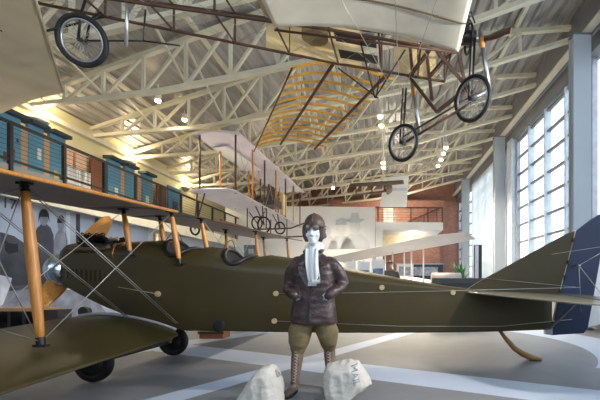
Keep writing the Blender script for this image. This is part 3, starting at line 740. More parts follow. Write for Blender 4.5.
# head and neck: one skin
h = MB()
h.ell(L(0, .012, 1.675), (.076, .096, .105)).ell(L(0, -.02, 1.60), (.066, .074, .085)).ell(L(0, -.048, 1.535), (.043, .042, .036))
h.tube([L(0, .03, 1.62), L(0, .02, 1.50), L(0, .02, 1.40), L(0, .02, 1.33)], [.055, .058, .064, .1], 16)
h.tube([L(0, -.086, 1.655), L(0, -.106, 1.605), L(0, -.112, 1.592)], [.010, .014, .015], 10)      # nose
h.ell(L(0, -.088, 1.562), (.024, .014, .008)).ell(L(0, -.086, 1.549), (.020, .014, .008))           # lips
for s in (-1, 1):
    h.ell(L(s*.014, -.094, 1.594), (.010, .012, .009))
    h.ell(L(s*.045, -.060, 1.60), (.024, .022, .026))                                               # cheeks
    h.ell(L(s*.031, -.078, 1.652), (.018, .012, .011)); h.ell(L(s*.032, -.080, 1.674), (.028, .014, .008))
    h.ell(L(s*.078, .016, 1.625), (.012, .024, .034))
head = h.blob('head', SKIN, pl, .006, 3)
# flying helmet
hm = MB(); hm.ell(L(0, .030, 1.715), (.104, .118, .115), nu=24, nv=14)
for s in (-1, 1): hm.tube([L(s*.086, .0, 1.71), L(s*.086, -.004, 1.64), L(s*.078, -.012, 1.58), L(s*.066, -.022, 1.535)], [.024, .027, .024, .012], 12, 1.3)
hm.tube([L(-.09, .08, 1.62), L(0, .135, 1.60), L(.09, .08, 1.62)], [.04, .05, .04], 12)
hl = hm.blob('helmet', HELM, pl, .009, 3)
MB().tube([L(0, .03+.119*math.cos(t), 1.715+.117*math.sin(t)) for t in [PI*(.05+.93*i/20) for i in range(21)]], .006, 6).build('helmet_seam', HELM, hl)
gg = MB()
for s in (-1, 1): gg.torus(L(s*.040, -.094, 1.672), V((s*.3, -1, .15)), .027, .006, 24, 8)
gg.tube([L(-.012, -.104, 1.675), L(0, -.107, 1.677), L(.012, -.104, 1.675)], .006, 8)
g_ = gg.build('goggles', mat('dark_goggle_frame', (84, 66, 58), .4, .3), pl)
for s in (-1, 1): MB().ell(L(s*.040, -.092, 1.672), (.026, .009, .025)).build('goggle_lens', mat('grey_goggle_lens', (120, 112, 110), .15, .2), g_)
MB().tube([L(.108*math.sin(t), .024-.118*math.cos(t), 1.675+.02*(1-math.cos(t))) for t in [PI*(.2+1.6*i/24) for i in range(25)]], .011, 8, .4).build('goggle_strap', BLACK, g_)
# coat: body and sleeves grown as one skin
ct = MB()
ct.loft([oval(.0, 0, z, rx, ry) for z, rx, ry in ((.715, .236, .150), (.80, .232, .145), (.90, .218, .132), (.98, .204, .128), (1.08, .200, .124), (1.20, .210, .126), (1.29, .200, .116), (1.345, .172, .10), (1.385, .130, .085), (1.42, .085, .078))])
def limb(mb, pts, rs, n=14): mb.tube([L(*p) for p in pts], rs, n); [mb.ell(L(*p), r, nu=12, nv=8) for p, r in zip(pts, rs)]
limb(ct, [(-.165, .01, 1.325), (-.215, .015, 1.26), (-.255, .04, 1.16), (-.274, .06, 1.095)], [.070, .072, .064, .056])
limb(ct, [(-.274, .06, 1.095), (-.255, -.02, 1.055), (-.195, -.115, 1.02), (-.160, -.140, 1.005)], [.056, .056, .050, .046])
limb(ct, [(.165, .01, 1.325), (.220, .015, 1.26), (.264, .04, 1.17), (.288, .06, 1.115)], [.070, .072, .064, .056])
limb(ct, [(.288, .06, 1.115), (.268, -.02, 1.07), (.210, -.11, 1.025), (.172, -.138, 1.0)], [.056, .056, .050, .046])
coat = ct.blob('coat', COAT, pl, .011, 5, .5, lambda c: .007*noise.noise(c*9)+.006*noise.noise(V((c.x*8, c.y*8, c.z*22))))
cl = MB()
for s in (-1, 1):        # wide turned-down collar and lapels
    cl.prism([L(s*.055, -.085, 1.425), L(s*.105, -.06, 1.405), L(s*.160, -.105, 1.345), L(s*.125, -.135, 1.30), L(s*.075, -.128, 1.285), L(s*.048, -.110, 1.36)], V((0, -.016, .006)))
    cl.prism([L(s*.075, -.128, 1.285), L(s*.125, -.138, 1.285), L(s*.105, -.145, 1.20), L(s*.02, -.140, 1.06), L(s*.035, -.132, 1.2)], V((0, -.014, 0)))
cl.tube([L(-.075, -.07, 1.43), L(-.082, .02, 1.455), L(0, .095, 1.46), L(.082, .02, 1.455), L(.075, -.07, 1.43)], .020, 10)
cl.build('collar', COAT, coat)
MB().prism([L(-.03, -.128, 1.08), L(-.012, -.128, 1.08), L(-.018, -.158, .72), L(-.042, -.157, .72)], V((0, -.012, 0))).build('front_placket', mat('dark_leather_edge', (40, 27, 29), .4, var=.2), coat)
for i in range(3):
    z = .82+.12*i; MB().ell(L(.02, -.152+.03*max(0, (i-1))*.4, z), (.012, .007, .012)).build('button', mat('dark_horn_button', (60, 42, 34), .3), coat)
for s in (-1, 1):
    MB().prism([L(s*.09, -.146, .985), L(s*.185, -.116, 1.02), L(s*.19, -.114, 1.0), L(s*.094, -.148, .962)], V((0, -.014, 0))).build('pocket_flap', COAT, coat)
    hd = MB(); hd.tube([L(s*.165, -.138, 1.022), L(s*.145, -.122, .995), L(s*.135, -.095, .965)], [.030, .033, .032], 12, .7)
    for q in range(4): hd.tube([L(s*(.150-.014*q), -.10-.002*q, .975), L(s*(.148-.015*q), -.085, .93), L(s*(.146-.015*q), -.075, .905-.004*abs(q-1))], [.009, .0085, .007], 8)
    hd.tube([L(s*.120, -.115, 1.0), L(s*.108, -.10, .975), L(s*.104, -.09, .955)], [.010, .009, .008], 8)
    o = hd.blob('hand', SKIN, pl, .006, 2)
# scarf: wrap and two hanging ends
sw = MB(); sw.tube([L(.074*math.sin(t), .02-.078*math.cos(t), 1.425+.055*(1-math.cos(t))) for t in [2*PI*i/24 for i in range(24)]], .021, 10, 1.3, 0, True)
sc_ = sw.blob('scarf', SCARF, pl, .008, 2, .5, lambda c: .006*noise.noise(c*22))
def tail(nm, x0, x1, z0, z1, w0, w1, yo):
    m = MB(); n = 22; k = 14; vs = []
    for i in range(n):
        t = i/(n-1); z = z0+(z1-z0)*t; cx = x0+(x1-x0)*t; w = w0+(w1-w0)*t
        yb = -.112-.060*math.sin(PI*min(1, t*.75+.12))
        for j in range(k):
            s = j/(k-1); vs.append(L(cx+(s-.5)*w, yb+yo-.009*math.sin(s*9+cx*20+t*2.5)-.006*noise.noise(V((s*5, t*3, cx*30))), z+.006*math.sin(s*9)*(t > .9)))
    m.add(vs, [(i*k+j, i*k+j+1, (i+1)*k+j+1, (i+1)*k+j) for i in range(n-1) for j in range(k-1)])
    o = m.build(nm, SCARF, sc_); q = o.modifiers.new('s', 'SOLIDIFY'); q.thickness = .008; q.offset = 0; bake(o)
    f = MB()
    for j in range(16): xx = x1-w1/2+w1*j/15; f.tube([L(xx, -.150+yo, z1+.004), L(xx+.002*math.sin(j*3), -.152+yo, z1-.035)], .0022, 5)
    f.build('fringe', SCARF, o)
tail('scarf_tail', -.025, .018, 1.46, 1.125, .056, .078, .0); tail('scarf_tail', .045, .055, 1.46, 1.15, .054, .074, -.008)
# breeches: one skin
tr = MB()
tr.loft([oval(0, .005, z, rx, ry) for z, rx, ry in ((.86, .19, .12), (.76, .205, .13), (.70, .20, .125))])
limb(tr, [(-.105, .0, .74), (-.142, .0, .62), (-.155, .0, .53), (-.162, .005, .455), (-.165, .01, .43)], [.108, .118, .104, .078, .062])
limb(tr, [(.105, .02, .74), (.122, .06, .62), (.125, .10, .53), (.122, .15, .455), (.122, .16, .43)], [.108, .116, .100, .078, .062])
tr.blob('breeches', KHAKI, pl, .011, 4, .5, lambda c: .008*noise.noise(V((c.x*10, c.y*10, c.z*18))))
def boot(x, y, dx, toe):
    b = MB(); P = lambda a, c, z: (x+dx*(1-z/.45)+a, y+c, z)
    limb(b, [P(0, 0, .46), P(0, .012, .36), P(0, .01, .25), P(0, .012, .13), P(0, .015, .085)], [.060, .062, .054, .042, .044])
    b.tube([L(*P(0, .045, .05)), L(*P(toe*.3, -.03, .048)), L(*P(toe, -.13, .036)), L(*P(toe*1.15, -.178, .03))], [.044, .044, .042, .026], 14, .8)
    b.ell(L(*P(0, .05, .04)), (.036, .04, .04))
    o = b.blob('boot', BOOT, pl, .008, 3)
    s = MB(); s.loft([[L(*P(toe*t, .085-.285*t, 0))+V((q*(.040 if t < .5 else .046)*(1 if .05 < t < .95 else .6), 0, zz)) for q, zz in ((-1, .001), (1, .001), (1, .022), (-1, .022))] for t in (0, .2, .5, .8, 1)], smooth=False); s.build('sole', mat('dark_sole', (50, 38, 32), .6), o)
    lc = MB()
    for i in range(11):
        z = .12+.03*i; r = .040+.020*min(1, (z-.1)/.2)
        a = P(-.022, -r+.010, z); c = P(.022, -r+.010, z+.022)
        lc.tube([L(*a), L(*P(0, -r-.004, z+.011)), L(*c)], .004, 5); lc.tube([L(*P(.022, -r+.010, z)), L(*P(0, -r-.006, z+.011)), L(*P(-.022, -r+.010, z+.022))], .004, 5)
    lc.build('laces', mat('pale_boot_lace', (170, 150, 132), .7), o)
    t = MB(); t.torus(L(*P(0, 0, .455)), (0, 0, 1), .060, .010, 24, 6); t.build('boot_cuff', BOOT, o)
boot(-.165, .0, -.045, -.02); boot(.122, .16, .02, .02)

# ================================================================== MAIL SACKS
SACK = mat('white_canvas_sack', (196, 190, 181), .85, var=.07, scale=7, bump=.35, bscale=36)
def sack(base, lab, outline, seed):
    b = V((base.x, base.y, 0)); t = thing('mail_sack', lab, 'sack', b, 'mail sacks at the pilot\'s feet')
    pts = [at(x, y, base.y)-b for x, y in outline]; cen = sum(pts, V())/len(pts)
    bm = bmesh.new()
    for dy, k in ((-.17, .55), (-.12, .86), (0, 1.0), (.09, .9), (.13, .6)):
        for p in pts:
            q = cen+(p-cen)*k; q.y = dy; q.z = max(.0, q.z) if p.z > .04 else 0.0
            bm.verts.new(b+q)
    r = bmesh.ops.convex_hull(bm, input=bm.verts)
    bmesh.ops.delete(bm, geom=[e for e in r['geom_interior'] if isinstance(e, bmesh.types.BMVert)], context='VERTS')
    bm.verts.index_update(); m = MB(); m.add([v.co.copy() for v in bm.verts], [tuple(v.index for v in f.verts) for f in bm.faces]); bm.free()
    sv = V((seed, 0, 0))
    def fold(c):
        e = min(1, max(0, c.z/.05))
        q = V((c.x*11, c.y*6, c.z*6))+sv
        return e*(.022*(.35-abs(noise.noise(q*.8)))+.010*(.3-abs(noise.noise(V((c.x*7+c.z*9, c.y*5, c.z*15-c.x*6))+sv)))+.002*noise.noise(c*30+sv))
    o = m.blob('bag', SACK, t, .009, 4, .5, fold)
    for v in o.data.vertices:
        if v.co.z < .006: v.co.z = .002
    o.data.update(); return t, o, b
p = at(263, 398, 3.33)
t1, s1, b1 = sack(p, 'plain crumpled white canvas sack on the floor at the left of the pilot', [(237, 403), (240, 395), (246, 388), (251, 379), (257, 370), (265, 364.5), (273, 365), (278, 371), (281, 380), (283, 391), (284, 403), (262, 403)], 3)
m = MB(); nk = at(277, 372, 3.31)
for i in range(7):
    a = 2*PI*i/7; m.tube([nk+V((-.03, .05, .0)), nk+V((.016*math.cos(a), 0, .016*math.sin(a))), nk+V((.03+.020*math.cos(a), -.035, .024*math.sin(a)-.012))], [.020, .012, .006], 8)
m.blob('gathered_neck', SACK, t1, .007, 2)
p = at(348, 395, 3.45)
t2, s2, b2 = sack(p, 'white canvas mail sack lettered MAIL on the floor at the right of the pilot', [(323, 384), (324, 373), (327, 364), (337, 361.5), (350, 359.5), (358, 361), (364, 368), (370, 379), (371.5, 384), (362, 391), (345, 396.5), (331, 400), (327, 399.5)], 9)
# lettering laid on the canvas
bpy.context.view_layer.update()
bvh = BVHTree.FromPolygons([v.co+b2 for v in s2.data.vertices], [tuple(q.vertices) for q in s2.data.polygons])
fc = bpy.data.curves.new('t', 'FONT'); fc.body = 'MAIL'; fc.size = .085; fc.extrude = 0; fc.space_character = 1.0
fo = bpy.data.objects.new('t', fc); COL.objects.link(fo); bpy.context.view_layer.update()
me = bpy.data.meshes.new_from_object(fo.evaluated_get(bpy.context.evaluated_depsgraph_get())); bpy.data.objects.remove(fo)
bmx = bmesh.new(); bmx.from_mesh(me)
bmesh.ops.triangulate(bmx, faces=bmx.faces); bmesh.ops.subdivide_edges(bmx, edges=[e for e in bmx.edges if e.calc_length() > .012], cuts=2, use_grid_fill=True); bmesh.ops.triangulate(bmx, faces=bmx.faces)
a0 = at(349.5, 367, 3.25); a1 = at(354, 389, 3.25); ex = (a1-a0).normalized(); ey = V((0, 1, 0)).cross(ex)*-1
if ey.x < 0: ey = -ey
tb = MB(); vs = []
for v in bmx.verts:
    q = V((a0.x, 0, a0.z))+ex*v.co.x+ey*v.co.y; hit = bvh.ray_cast(V((q.x, 2.5, q.z)), V((0, 1, 0)))
    vs.append((hit[0] if hit[0] else V((q.x, 3.5, q.z)))+V((0, -.007, 0)))
bmx.verts.ensure_lookup_table(); tb.add(vs, [tuple(x.index for x in f.verts) for f in bmx.faces], 0, False); bmx.free()
lt = tb.build('lettering', mat('faded_blue_grey_ink', (134, 138, 150), .8, var=.2, scale=30), s2); lt['label'] = 'faded word MAIL printed on the sack'
# ================================================================== HANGING AND PARKED AIRCRAFT
HUNG = []
def hang(par, p, top=None):
    p = V(p); u = p.dot(RU); z = ev(TOP, u)+.19 if top is None else top
    MB().tube([p, V((p.x, p.y, z))], .006, 5).build('hanging_cable', WIRE, par)
def spoked(par, c, n, R_, tr=.03, ns=28):
    c = V(c); n = V(n).normalized(); x, y = frame(n)
    w = MB().torus(c, n, R_-tr, tr, 40, 10).build('wheel', BLACK, par)
    MB().torus(c, n, R_-tr*2.3, tr*.5, 40, 8).build('rim', STEEL, w)
    s = MB()
    for i in range(ns):
        a = 2*PI*i/ns; b = a+(.35 if i % 2 else -.35); sd = n*(.035 if i % 4 < 2 else -.035)
        s.tube([c+sd+(x*math.cos(b)+y*math.sin(b))*.03, c+(x*math.cos(a)+y*math.sin(a))*(R_-tr*2.4)], .0035, 4)
    s.build('spokes', WIRE, w); MB().cyl(c-n*.06, c+n*.06, .03, 14).build('hub', BLACKM, w)
    return w
# ---- monoplane overhead
mo = thing('monoplane', 'early linen-covered monoplane with bicycle wheels and bare wooden frame hanging overhead', 'aeroplane', (-1.5, 5.3, 4.6))
def mc(x): return 5.6+.12*(x-.3)
def mz(x): return 4.53-.10*(x-.3)
def mhw(x): return .15+.25*min(1, max(0, (x+5.2)/4.2))
def mht(x): return .22+.42*min(1, max(0, (x+5.2)/4.8))
XL_ = [-5.2, -4.3, -3.4, -2.55, -1.75, -1.0, -.3, .3, .75]
def lg(x, sy, top): return V((x, mc(x)+sy*mhw(x), mz(x)+(mht(x) if top else 0)))
for sy in (-1, 1):
    for top in (0, 1):
        MB().tube([lg(x, sy, top) for x in XL_], .022, 8).build('longeron', DWOOD, mo)
for i, x in enumerate(XL_):
    for sy in (-1, 1): MB().tube([lg(x, sy, 0), lg(x, sy, 1)], .016, 6).build('frame_strut', DWOOD, mo)
    for top in (0, 1): MB().tube([lg(x, -1, top), lg(x, 1, top)], .016, 6).build('cross_member', DWOOD, mo)
    if i+1 < len(XL_):
        x2 = XL_[i+1]
        for q in ((-1, 0, -1, 1), (-1, 1, -1, 0), (1, 0, 1, 1), (1, 1, 1, 0), (-1, 0, 1, 0), (1, 0, -1, 0)): MB().tube([lg(x, q[0], q[1]), lg(x2, q[2], q[3])], .004, 4).build('brace_wire', WIRE, mo)
FB = mat('aged_fuselage_linen', (206, 180, 130), .8, var=.14, scale=3)
def quadp(par, nm, a, b, c, d, m, th=.012):
    a, b, c, d = map(V, (a, b, c, d)); n = (b-a).cross(d-a).normalized()
    return MB().prism([a, b, c, d], n*th).build(nm, m, par)
quadp(mo, 'fuselage_cover', lg(-2.1, 1, 0), lg(-.62, 1, 0), lg(-.62, 1, 1), lg(-2.1, 1, 1), FB)
quadp(mo, 'fuselage_cover', lg(-2.1, 1, 1), lg(-.95, 1, 1), lg(-.95, -1, 1), lg(-2.1, -1, 1), FB)
quadp(mo, 'fuselage_cover', lg(-.1, 1, 0), lg(.6, 1, 0), lg(.6, 1, 1), lg(-.1, 1, 1), FB)
quadp(mo, 'fuselage_cover', lg(.0, 1, 1), lg(.6, 1, 1), lg(.6, -1, 1), lg(.0, -1, 1), FB)
MB().cyl(lg(-1.3, 0, 0)+V((0, .1, .16)), lg(-1.3, 0, 0)+V((0, .1, .3)), .2, 20).build('seat', mat('seat_leather', (150, 128, 88), .6), mo)
for s in (-1, 1): quadp(mo, 'cockpit_floor', lg(-.95, 0, 0)+V((0, s*.2-.1, .05)), lg(-.35, 0, 0)+V((0, s*.2-.1, .05)), lg(-.35, 0, 0)+V((0, s*.2+.1, .05)), lg(-.95, 0, 0)+V((0, s*.2+.1, .05)), mat('dark_slats', (60, 50, 46), .7))
# wings: near half sweeps out over the camera side, far half beyond
zW = mz(-.5)+.14
def msec(y, sweep=0, dz=0): return (V((.80, y, 4.25+dz)), V((-1.70, y, 4.58+dz)))
nw = MB(); wing(nw, [msec(y, 0, (4.85-y)*.02) for y in (4.88, 4.45, 4.1, 3.2, 2.0, .6)], .05, .06, 10, 3, .2); nw.build('wing', [CANVAS, CANVAS], mo)
MB().tube([airfoil(*msec(4.34, 0, .01), .05, .06, 10)[k]-V((0, 0, .012)) for k in range(21, 10, -1)], .010, 6).build('wing_seam', mat('dark_lacing_tape', (110, 92, 66), .7), mo)
MB().tube([msec(4.88)[0]-V((.02, 0, .02)), msec(4.88)[1]-V((0, 0, .04))], .016, 8).build('wing_root_rail', DWOOD, mo)
for x in (.75, -.1, -1.2):
    MB().tube([V((.0, 5.3, 3.75)), V((x, 3.2, zW+.08))], .004, 4).build('landing_wire', WIRE, mo)
# tailplane to the left
tp = MB(); A = V((-5.75, 6.15, 4.36)); B = V((-7.7, 6.95, 4.36)); D = V((-3.65, 3.4, 4.48)); C = V((-6.3, 2.9, 4.48))
ss = []
for i in range(8):
    t = i/7; ss.append((A.lerp(D, t), B.lerp(C, t)))
wing(tp, ss, .035, .03, 9, 1, .45); tp.build('tailplane', [CANVAS, mat('tan_tail_linen', (232, 214, 178), .75, var=.08, scale=2)], mo)
MB().tube([A.lerp(D, 0), A.lerp(D, 1)], .016, 8).build('tailplane_spar', mat('pale_spar', (186, 170, 140), .6), mo)
for q in ((-4.9, -1), (-4.3, 1)): MB().tube([lg(q[0], q[1], 0), A.lerp(D, .5)+V((-.3+.3*q[1], 0, .03))], .014, 6).build('tail_strut', BLACKM, mo)
# tail wheel
tw = V((-4.37, 4.95, 4.44)); spoked(mo, tw, (-.12, 1, .30), .335, .034, 36)
for s in (-1, 1): MB().tube([tw+V((0, s*.06, 0)), tw+V((.05, s*.07, .34)), lg(-4.3, s*.6, 0)], .016, 8).build('wheel_fork', BLACKM, mo)
MB().tube([tw, tw+V((.78, .08, .05)), tw+V((.8, .1, .5))], .012, 6).build('tail_brace', BLACKM, mo)
MB().tube([tw+V((.78, .08, .05)), tw+V((1.25, .15, .03))], .012, 6).build('tail_brace', BLACKM, mo)
e0 = at(126, 46, 4.9); MB().tube([e0, e0+V((.03, 0, .9))], .022, 8).build('tail_post', STEEL, mo)
# undercarriage
w1 = at(403, 143, 5.75); w2 = at(472, 99, 5.1)
spoked(mo, w1, (.6, .8, .10), .295, .025, 32); spoked(mo, w2, (.74, .66, .16), .315, .026, 32)
MB().tube([w1+V((.05, -.05, 0)), w2+V((0, .05, -.03))], .020, 8).build('axle', mat('brown_painted_tube', (88, 62, 48), .5), mo)
MB().tube([w1+V((.02, .1, .15)), w2+V((.1, .12, .15))], .016, 8).build('cross_tube', MATS['brown_painted_tube'], mo)
for w, px0 in ((w1, None), (w2, None)):
    a = w+V((.27, .12, .20)); MB().tube([w, a], .030, 8).build('radius_fork', STEEL, mo)
    MB().tube([a, a+V((-.12, .02, .85))], [.034, .034], 10).build('spring_tube', STEEL, mo)
    MB().tube([a+V((-.085, .014, .6)), a+V((-.11, .018, .76))], .036, 10).build('rubber_spring', WOOD, mo)
    MB().tube([w, w+V((.05, .05, .9))], .016, 8).build('fork_leg', BLACKM, mo)
    MB().tube([w+V((-.05, 0, 0)), w+V((-.0, .05, .9))], .013, 8).build('fork_leg', BLACKM, mo)
BT = MATS['brown_painted_tube']
j = at(437, 112, 5.45)
for a, b in ((at(409, 76, 5.8), j), (at(470, 86, 5.2), j), (at(436, 50, 5.3), at(466, 86, 5.2)), (at(452, 12, 5.2), at(466, 92, 5.3)), (at(410, 46, 5.6), at(413, 77, 5.8)), (at(426, 48, 5.6), at(432, 100, 5.5)), (at(462, 40, 5.2), at(430, 76, 5.8)), (at(454, 17, 5.1), at(410, 76, 5.8))):
    MB().beam(a, b, .045, .045).build('undercarriage_strut', BT, mo)
for a, b in ((at(360, 40, 5.2), at(375, 98, 5.4)), (at(338, 68, 5.7), at(378, 98, 5.4)), (at(405, 50, 5.2), at(375, 98, 5.4)), (at(380, 76, 5.6), at(376, 98, 5.4))):
    MB().tube([a, b], .012, 6).build('under_pylon_strut', BLACKM, mo)
# engine and propeller at the nose
ec = at(462, 38, 5.45); en2 = MB().cyl(ec+V((-.18, 0, 0)), ec+V((.2, 0, 0)), .1, 16).build('engine', mat('dark_engine_metal', (52, 50, 52), .4, .6, var=.3, scale=12), mo)
for i in range(3):
    a = math.radians(90+(i-1)*58); d = V((0, math.cos(a), math.sin(a))); c = MB(); c.cyl(ec+d*.08, ec+d*.30, .06, 14)
    for q in range(5): c.cyl(ec+d*(.1+q*.04), ec+d*(.115+q*.04), .078, 14)
    c.tube([ec+d*.3, ec+d*.34+V((.08, 0, 0)), ec+d*.2+V((.16, 0, 0))], .012, 6); c.build('cylinder', MATS['dark_engine_metal'], en2)
MB().torus(ec+V((.1, 0, -.02)), (1, .1, 0), .2, .018, 30, 8).build('exhaust_ring', MATS['dark_engine_metal'], en2)
hb = ec+V((.33, .04, 0)); pp = MB().cyl(hb-V((.12, 0, 0)), hb+V((.06, 0, 0)), .06, 16).build('propeller_hub', STEEL, mo)
for s in (1, -1):
    d = V((.10*s, -.95*s, -.52*s)); Ld = 1.15; d.normalize(); q = V((1, 0, 0)); q = (q-d*q.dot(d)).normalized(); n2 = d.cross(q); rings = []
    for i in range(13):
        t = i/12; w = .045+.03*math.sin(PI*min(1, t*1.1)); tw = math.radians(60-40*t); ch = n2*math.cos(tw)*s+q*math.sin(tw); nn = d.cross(ch)
        rings.append([hb+d*(.02+Ld*t)+ch*w*math.cos(a)+nn*(.03*(1-t)+.009)*math.sin(a) for a in [2*PI*k/10 for k in range(10)]])
    MB().loft(rings).build('propeller_blade', DWOOD, pp)
for p in (lg(-4.3, 0, 1), lg(-1.0, 0, 1), lg(.3, 0, 1)): hang(mo, p)

# ---- biplane with bare engine hung over the gallery side
bp_ = thing('biplane', 'pale grey early biplane with wooden struts hanging beyond the olive biplane', 'aeroplane', (-5.5, 13, 3.8))
X0, X1 = -6.24, -4.80; ZU, ZL = 5.56, 3.78
def pw(nm, z, y0, y1, th=.045):
    m = MB(); n = 7; wing(m, [(V((X1, y0+(y1-y0)*i/n, z)), V((X0, y0+(y1-y0)*i/n+.0, z-.02))) for i in range(n+1)], th, .055, 9, 3, .25)
    return m.build(nm, [LILAC, LILAC], bp_)
U_ = pw('upper_wing', ZU, 10.8, 18.2); D_ = pw('lower_wing', ZL, 10.6, 18.2)
quadp(U_, 'wing_patch', (X0+.03, 11.9, ZU-.05), (X0+.62, 11.7, ZU-.05), (X0+.75, 14.3, ZU-.05), (X0+.03, 14.4, ZU-.05), mat('white_panel_linen', (236, 236, 232), .7, var=.03), .012)  # white panel on the underside of the upper wing
for i, y in enumerate((10.95, 12.2, 13.3, 14.5, 15.7, 16.9, 18.0)):
    for x in (X0+.15, X1-.2):
        MB().tube([V((x, y, ZL)), V((x, y, ZU))], .030, 8).build('interplane_strut', WOOD if i % 2 else DWOOD, bp_)
ys = (10.95, 12.2, 13.3, 14.5, 15.7, 16.9, 18.0)
for a, b in zip(ys, ys[1:]):
    for x in (X0+.15, X1-.2): [MB().tube([V((x, a, q0)), V((x, b, q1))], .006, 4).build('bracing_wire', WIRE, bp_) for q0, q1 in ((ZL, ZU), (ZU, ZL))]
eg = MB(); eg.box((-5.2, 14.6, 4.25), (.5, .9, .3)); eo = eg.build('engine_block', mat('dark_bronze_engine', (66, 56, 50), .4, .5, var=.3, scale=8), bp_)
for i in range(4): MB().cyl((-5.2, 14.3+.22*i, 4.35), (-5.2, 14.3+.22*i, 4.85), .085, 14).cyl((-5.2, 14.3+.22*i, 4.85), (-5.2, 14.3+.22*i, 4.95), .05, 12).build('cylinder', MATS['dark_bronze_engine'], eo)
MB().box((-5.05, 15.6, 4.4), (.12, .5, .9)).build('radiator', BRASS, bp_)
for y in (14.0, 16.4):
    MB().tube([V((-5.9, y, 4.1)), V((-5.5, y, 5.0)), V((-5.5, y, 5.4))], .02, 8).build('seat_strut', WOOD, bp_)
MB().box((-5.5, 13.9, 4.15), (.4, .4, .06)).box((-5.68, 13.9, 4.4), (.05, .4, .45)).build('seat', DWOOD, bp_)
for px, py, y, r in ((264, 225, 12.8, .30), (280, 228, 14.4, .26), (257, 223, 13.9, .27), (195, 229, 10.9, .2)):
    c = at(px, py, y)
    m = MB().torus(c, (.35, 1, .1), r-.03, .03, 30, 8).build('wheel', BLACK, bp_)
    s = MB()
    for i in range(12): a = 2*PI*i/12; x_, y_ = frame(V((.35, 1, .1))); s.tube([c, c+(x_*math.cos(a)+y_*math.sin(a))*(r-.04)], .005, 4)
    s.build('spokes', WIRE, m)
    for dx in (-.3, .3): MB().tube([c, V((min(X1-.1, max(X0+.1, c.x+dx)), c.y, ZL))], .02, 6).build('wheel_strut', DWOOD, bp_)
for y in (13.2, 15.6): MB().tube([V((-6.6, y, 3.35)), V((-5.4, y, 3.0)), V((-4.0, y, 3.05)), V((-3.2, y, 3.35))], .03, 8).build('landing_skid', DWOOD, bp_)
for y in (13.2, 15.6):
    for x in (-5.6, -4.9): MB().tube([V((x, y, 3.03)), V((x, y, ZL))], .022, 8).build('skid_strut', DWOOD, bp_)
for y in (11.2, 14.5, 17.8):
    for x in (X0+.2, X1-.2): hang(bp_, (x, y, ZU+.02))

# ---- bare wing skeleton under the trusses
wf = thing('wing_skeleton', 'uncovered wing frame of curved yellow ribs on brown spars hung under the roof', 'wing frame', (-2.6, 10.3, 5.7))
YR = mat('yellow_varnished_rib', (226, 170, 62), .5, var=.12)
nL, nR = at(292, 66, 6.8), at(390, 74, 7.1); fL, fR = at(254, 150, 11.2), at(318, 146, 11.0)
nL.z = nR.z = fL.z = fR.z = 5.16
def wfp(s, t):
    a = nL.lerp(fL, t); b = nR.lerp(fR, t); p = a.lerp(b, s); p.z += .22*math.sin(PI*min(1, (s*.96+.02))**.85); return p
for s in (.0, .42, .95):
    MB().tube([wfp(s, t/10)-V((0, 0, .04)) for t in range(11)], .035 if s else .02, 8).build('spar', DWOOD, wf)
for i in range(13):
    t = (i+.3)/13
    m = MB(); m.loft([[wfp(s/16, t)+RV*a+V((0, 0, b)) for a, b in ((-.022, -.022), (.022, -.022), (.022, .022), (-.022, .022))] for s in range(18)], smooth=False); m.build('rib', YR, wf)
for s, t in ((.2, .1), (.8, .1), (.2, .9), (.8, .9)): hang(wf, wfp(s, t))

# ---- pale biplane parked behind, only its long wing and wing posts in sight
pb = thing('biplane', 'silver-white biplane parked behind the olive fuselage, right of the pilot', 'aeroplane', (-.6, 10.5, 0))
e1 = at(478, 240, 11.2); e2 = at(345, 263, 18.5)
PW = mat('silver_white_fabric', (208, 206, 206), .6, var=.06, scale=2)
dirw = (e2-e1).normalized(); ch = V((-dirw.y, dirw.x, 0)); ch = -ch if ch.x > 0 else ch
m = MB(); ss = []
for i in range(9):
    t = i/8; c = e1.lerp(e2, t); k = .55 if i == 0 else 1
    ss.append((c+V((0, 0, .02))+ch*.25*(1-k), c+ch*1.1*k+V((0, 0, .20))))
wing(m, ss, .07, .03, 9, 3, .1); m.build('upper_wing', [PW, PW], pb)
m = MB(); ss = []
for i in range(9):
    t = .25+.75*i/8; c = e1.lerp(e2, t); c.z = .62; ss.append((c, c+ch*1.0))
wing(m, ss, .07, .03, 9, 2, .1); m.build('lower_wing', [PW, PW], pb)
for t in (.27, .40, .55, .75, .93):
    for q in (.2, .75):
        c = e1.lerp(e2, t)+ch*q; MB().tube([V((c.x, c.y, .64)), V((c.x, c.y, c.z-.03))], .028, 8).build('wing_post', WHITE, pb)
c = e1.lerp(e2, .45)+ch*.5
MB().loft([[V((c.x, c.y, .95))+dirw.cross(V((0, 0, 1)))*d+dirw*(r*math.cos(a))+V((0, 0, r*math.sin(a))) for a in [2*PI*k/18 for k in range(18)]] for d, r in ((-1.2, .2), (-.9, .33), (0, .38), (1.2, .3), (2.6, .14))]).build('fuselage', PW, pb)
for s in (-.5, .5):
    q = c+dirw*s*1.4; MB().torus((q.x, q.y, .3), dirw, .25, .05, 28, 8).build('wheel', BLACK, pb)
    MB().tube([(q.x, q.y, .3), (q.x, q.y, .75)], .03, 8).build('wheel_leg', WHITE, pb)
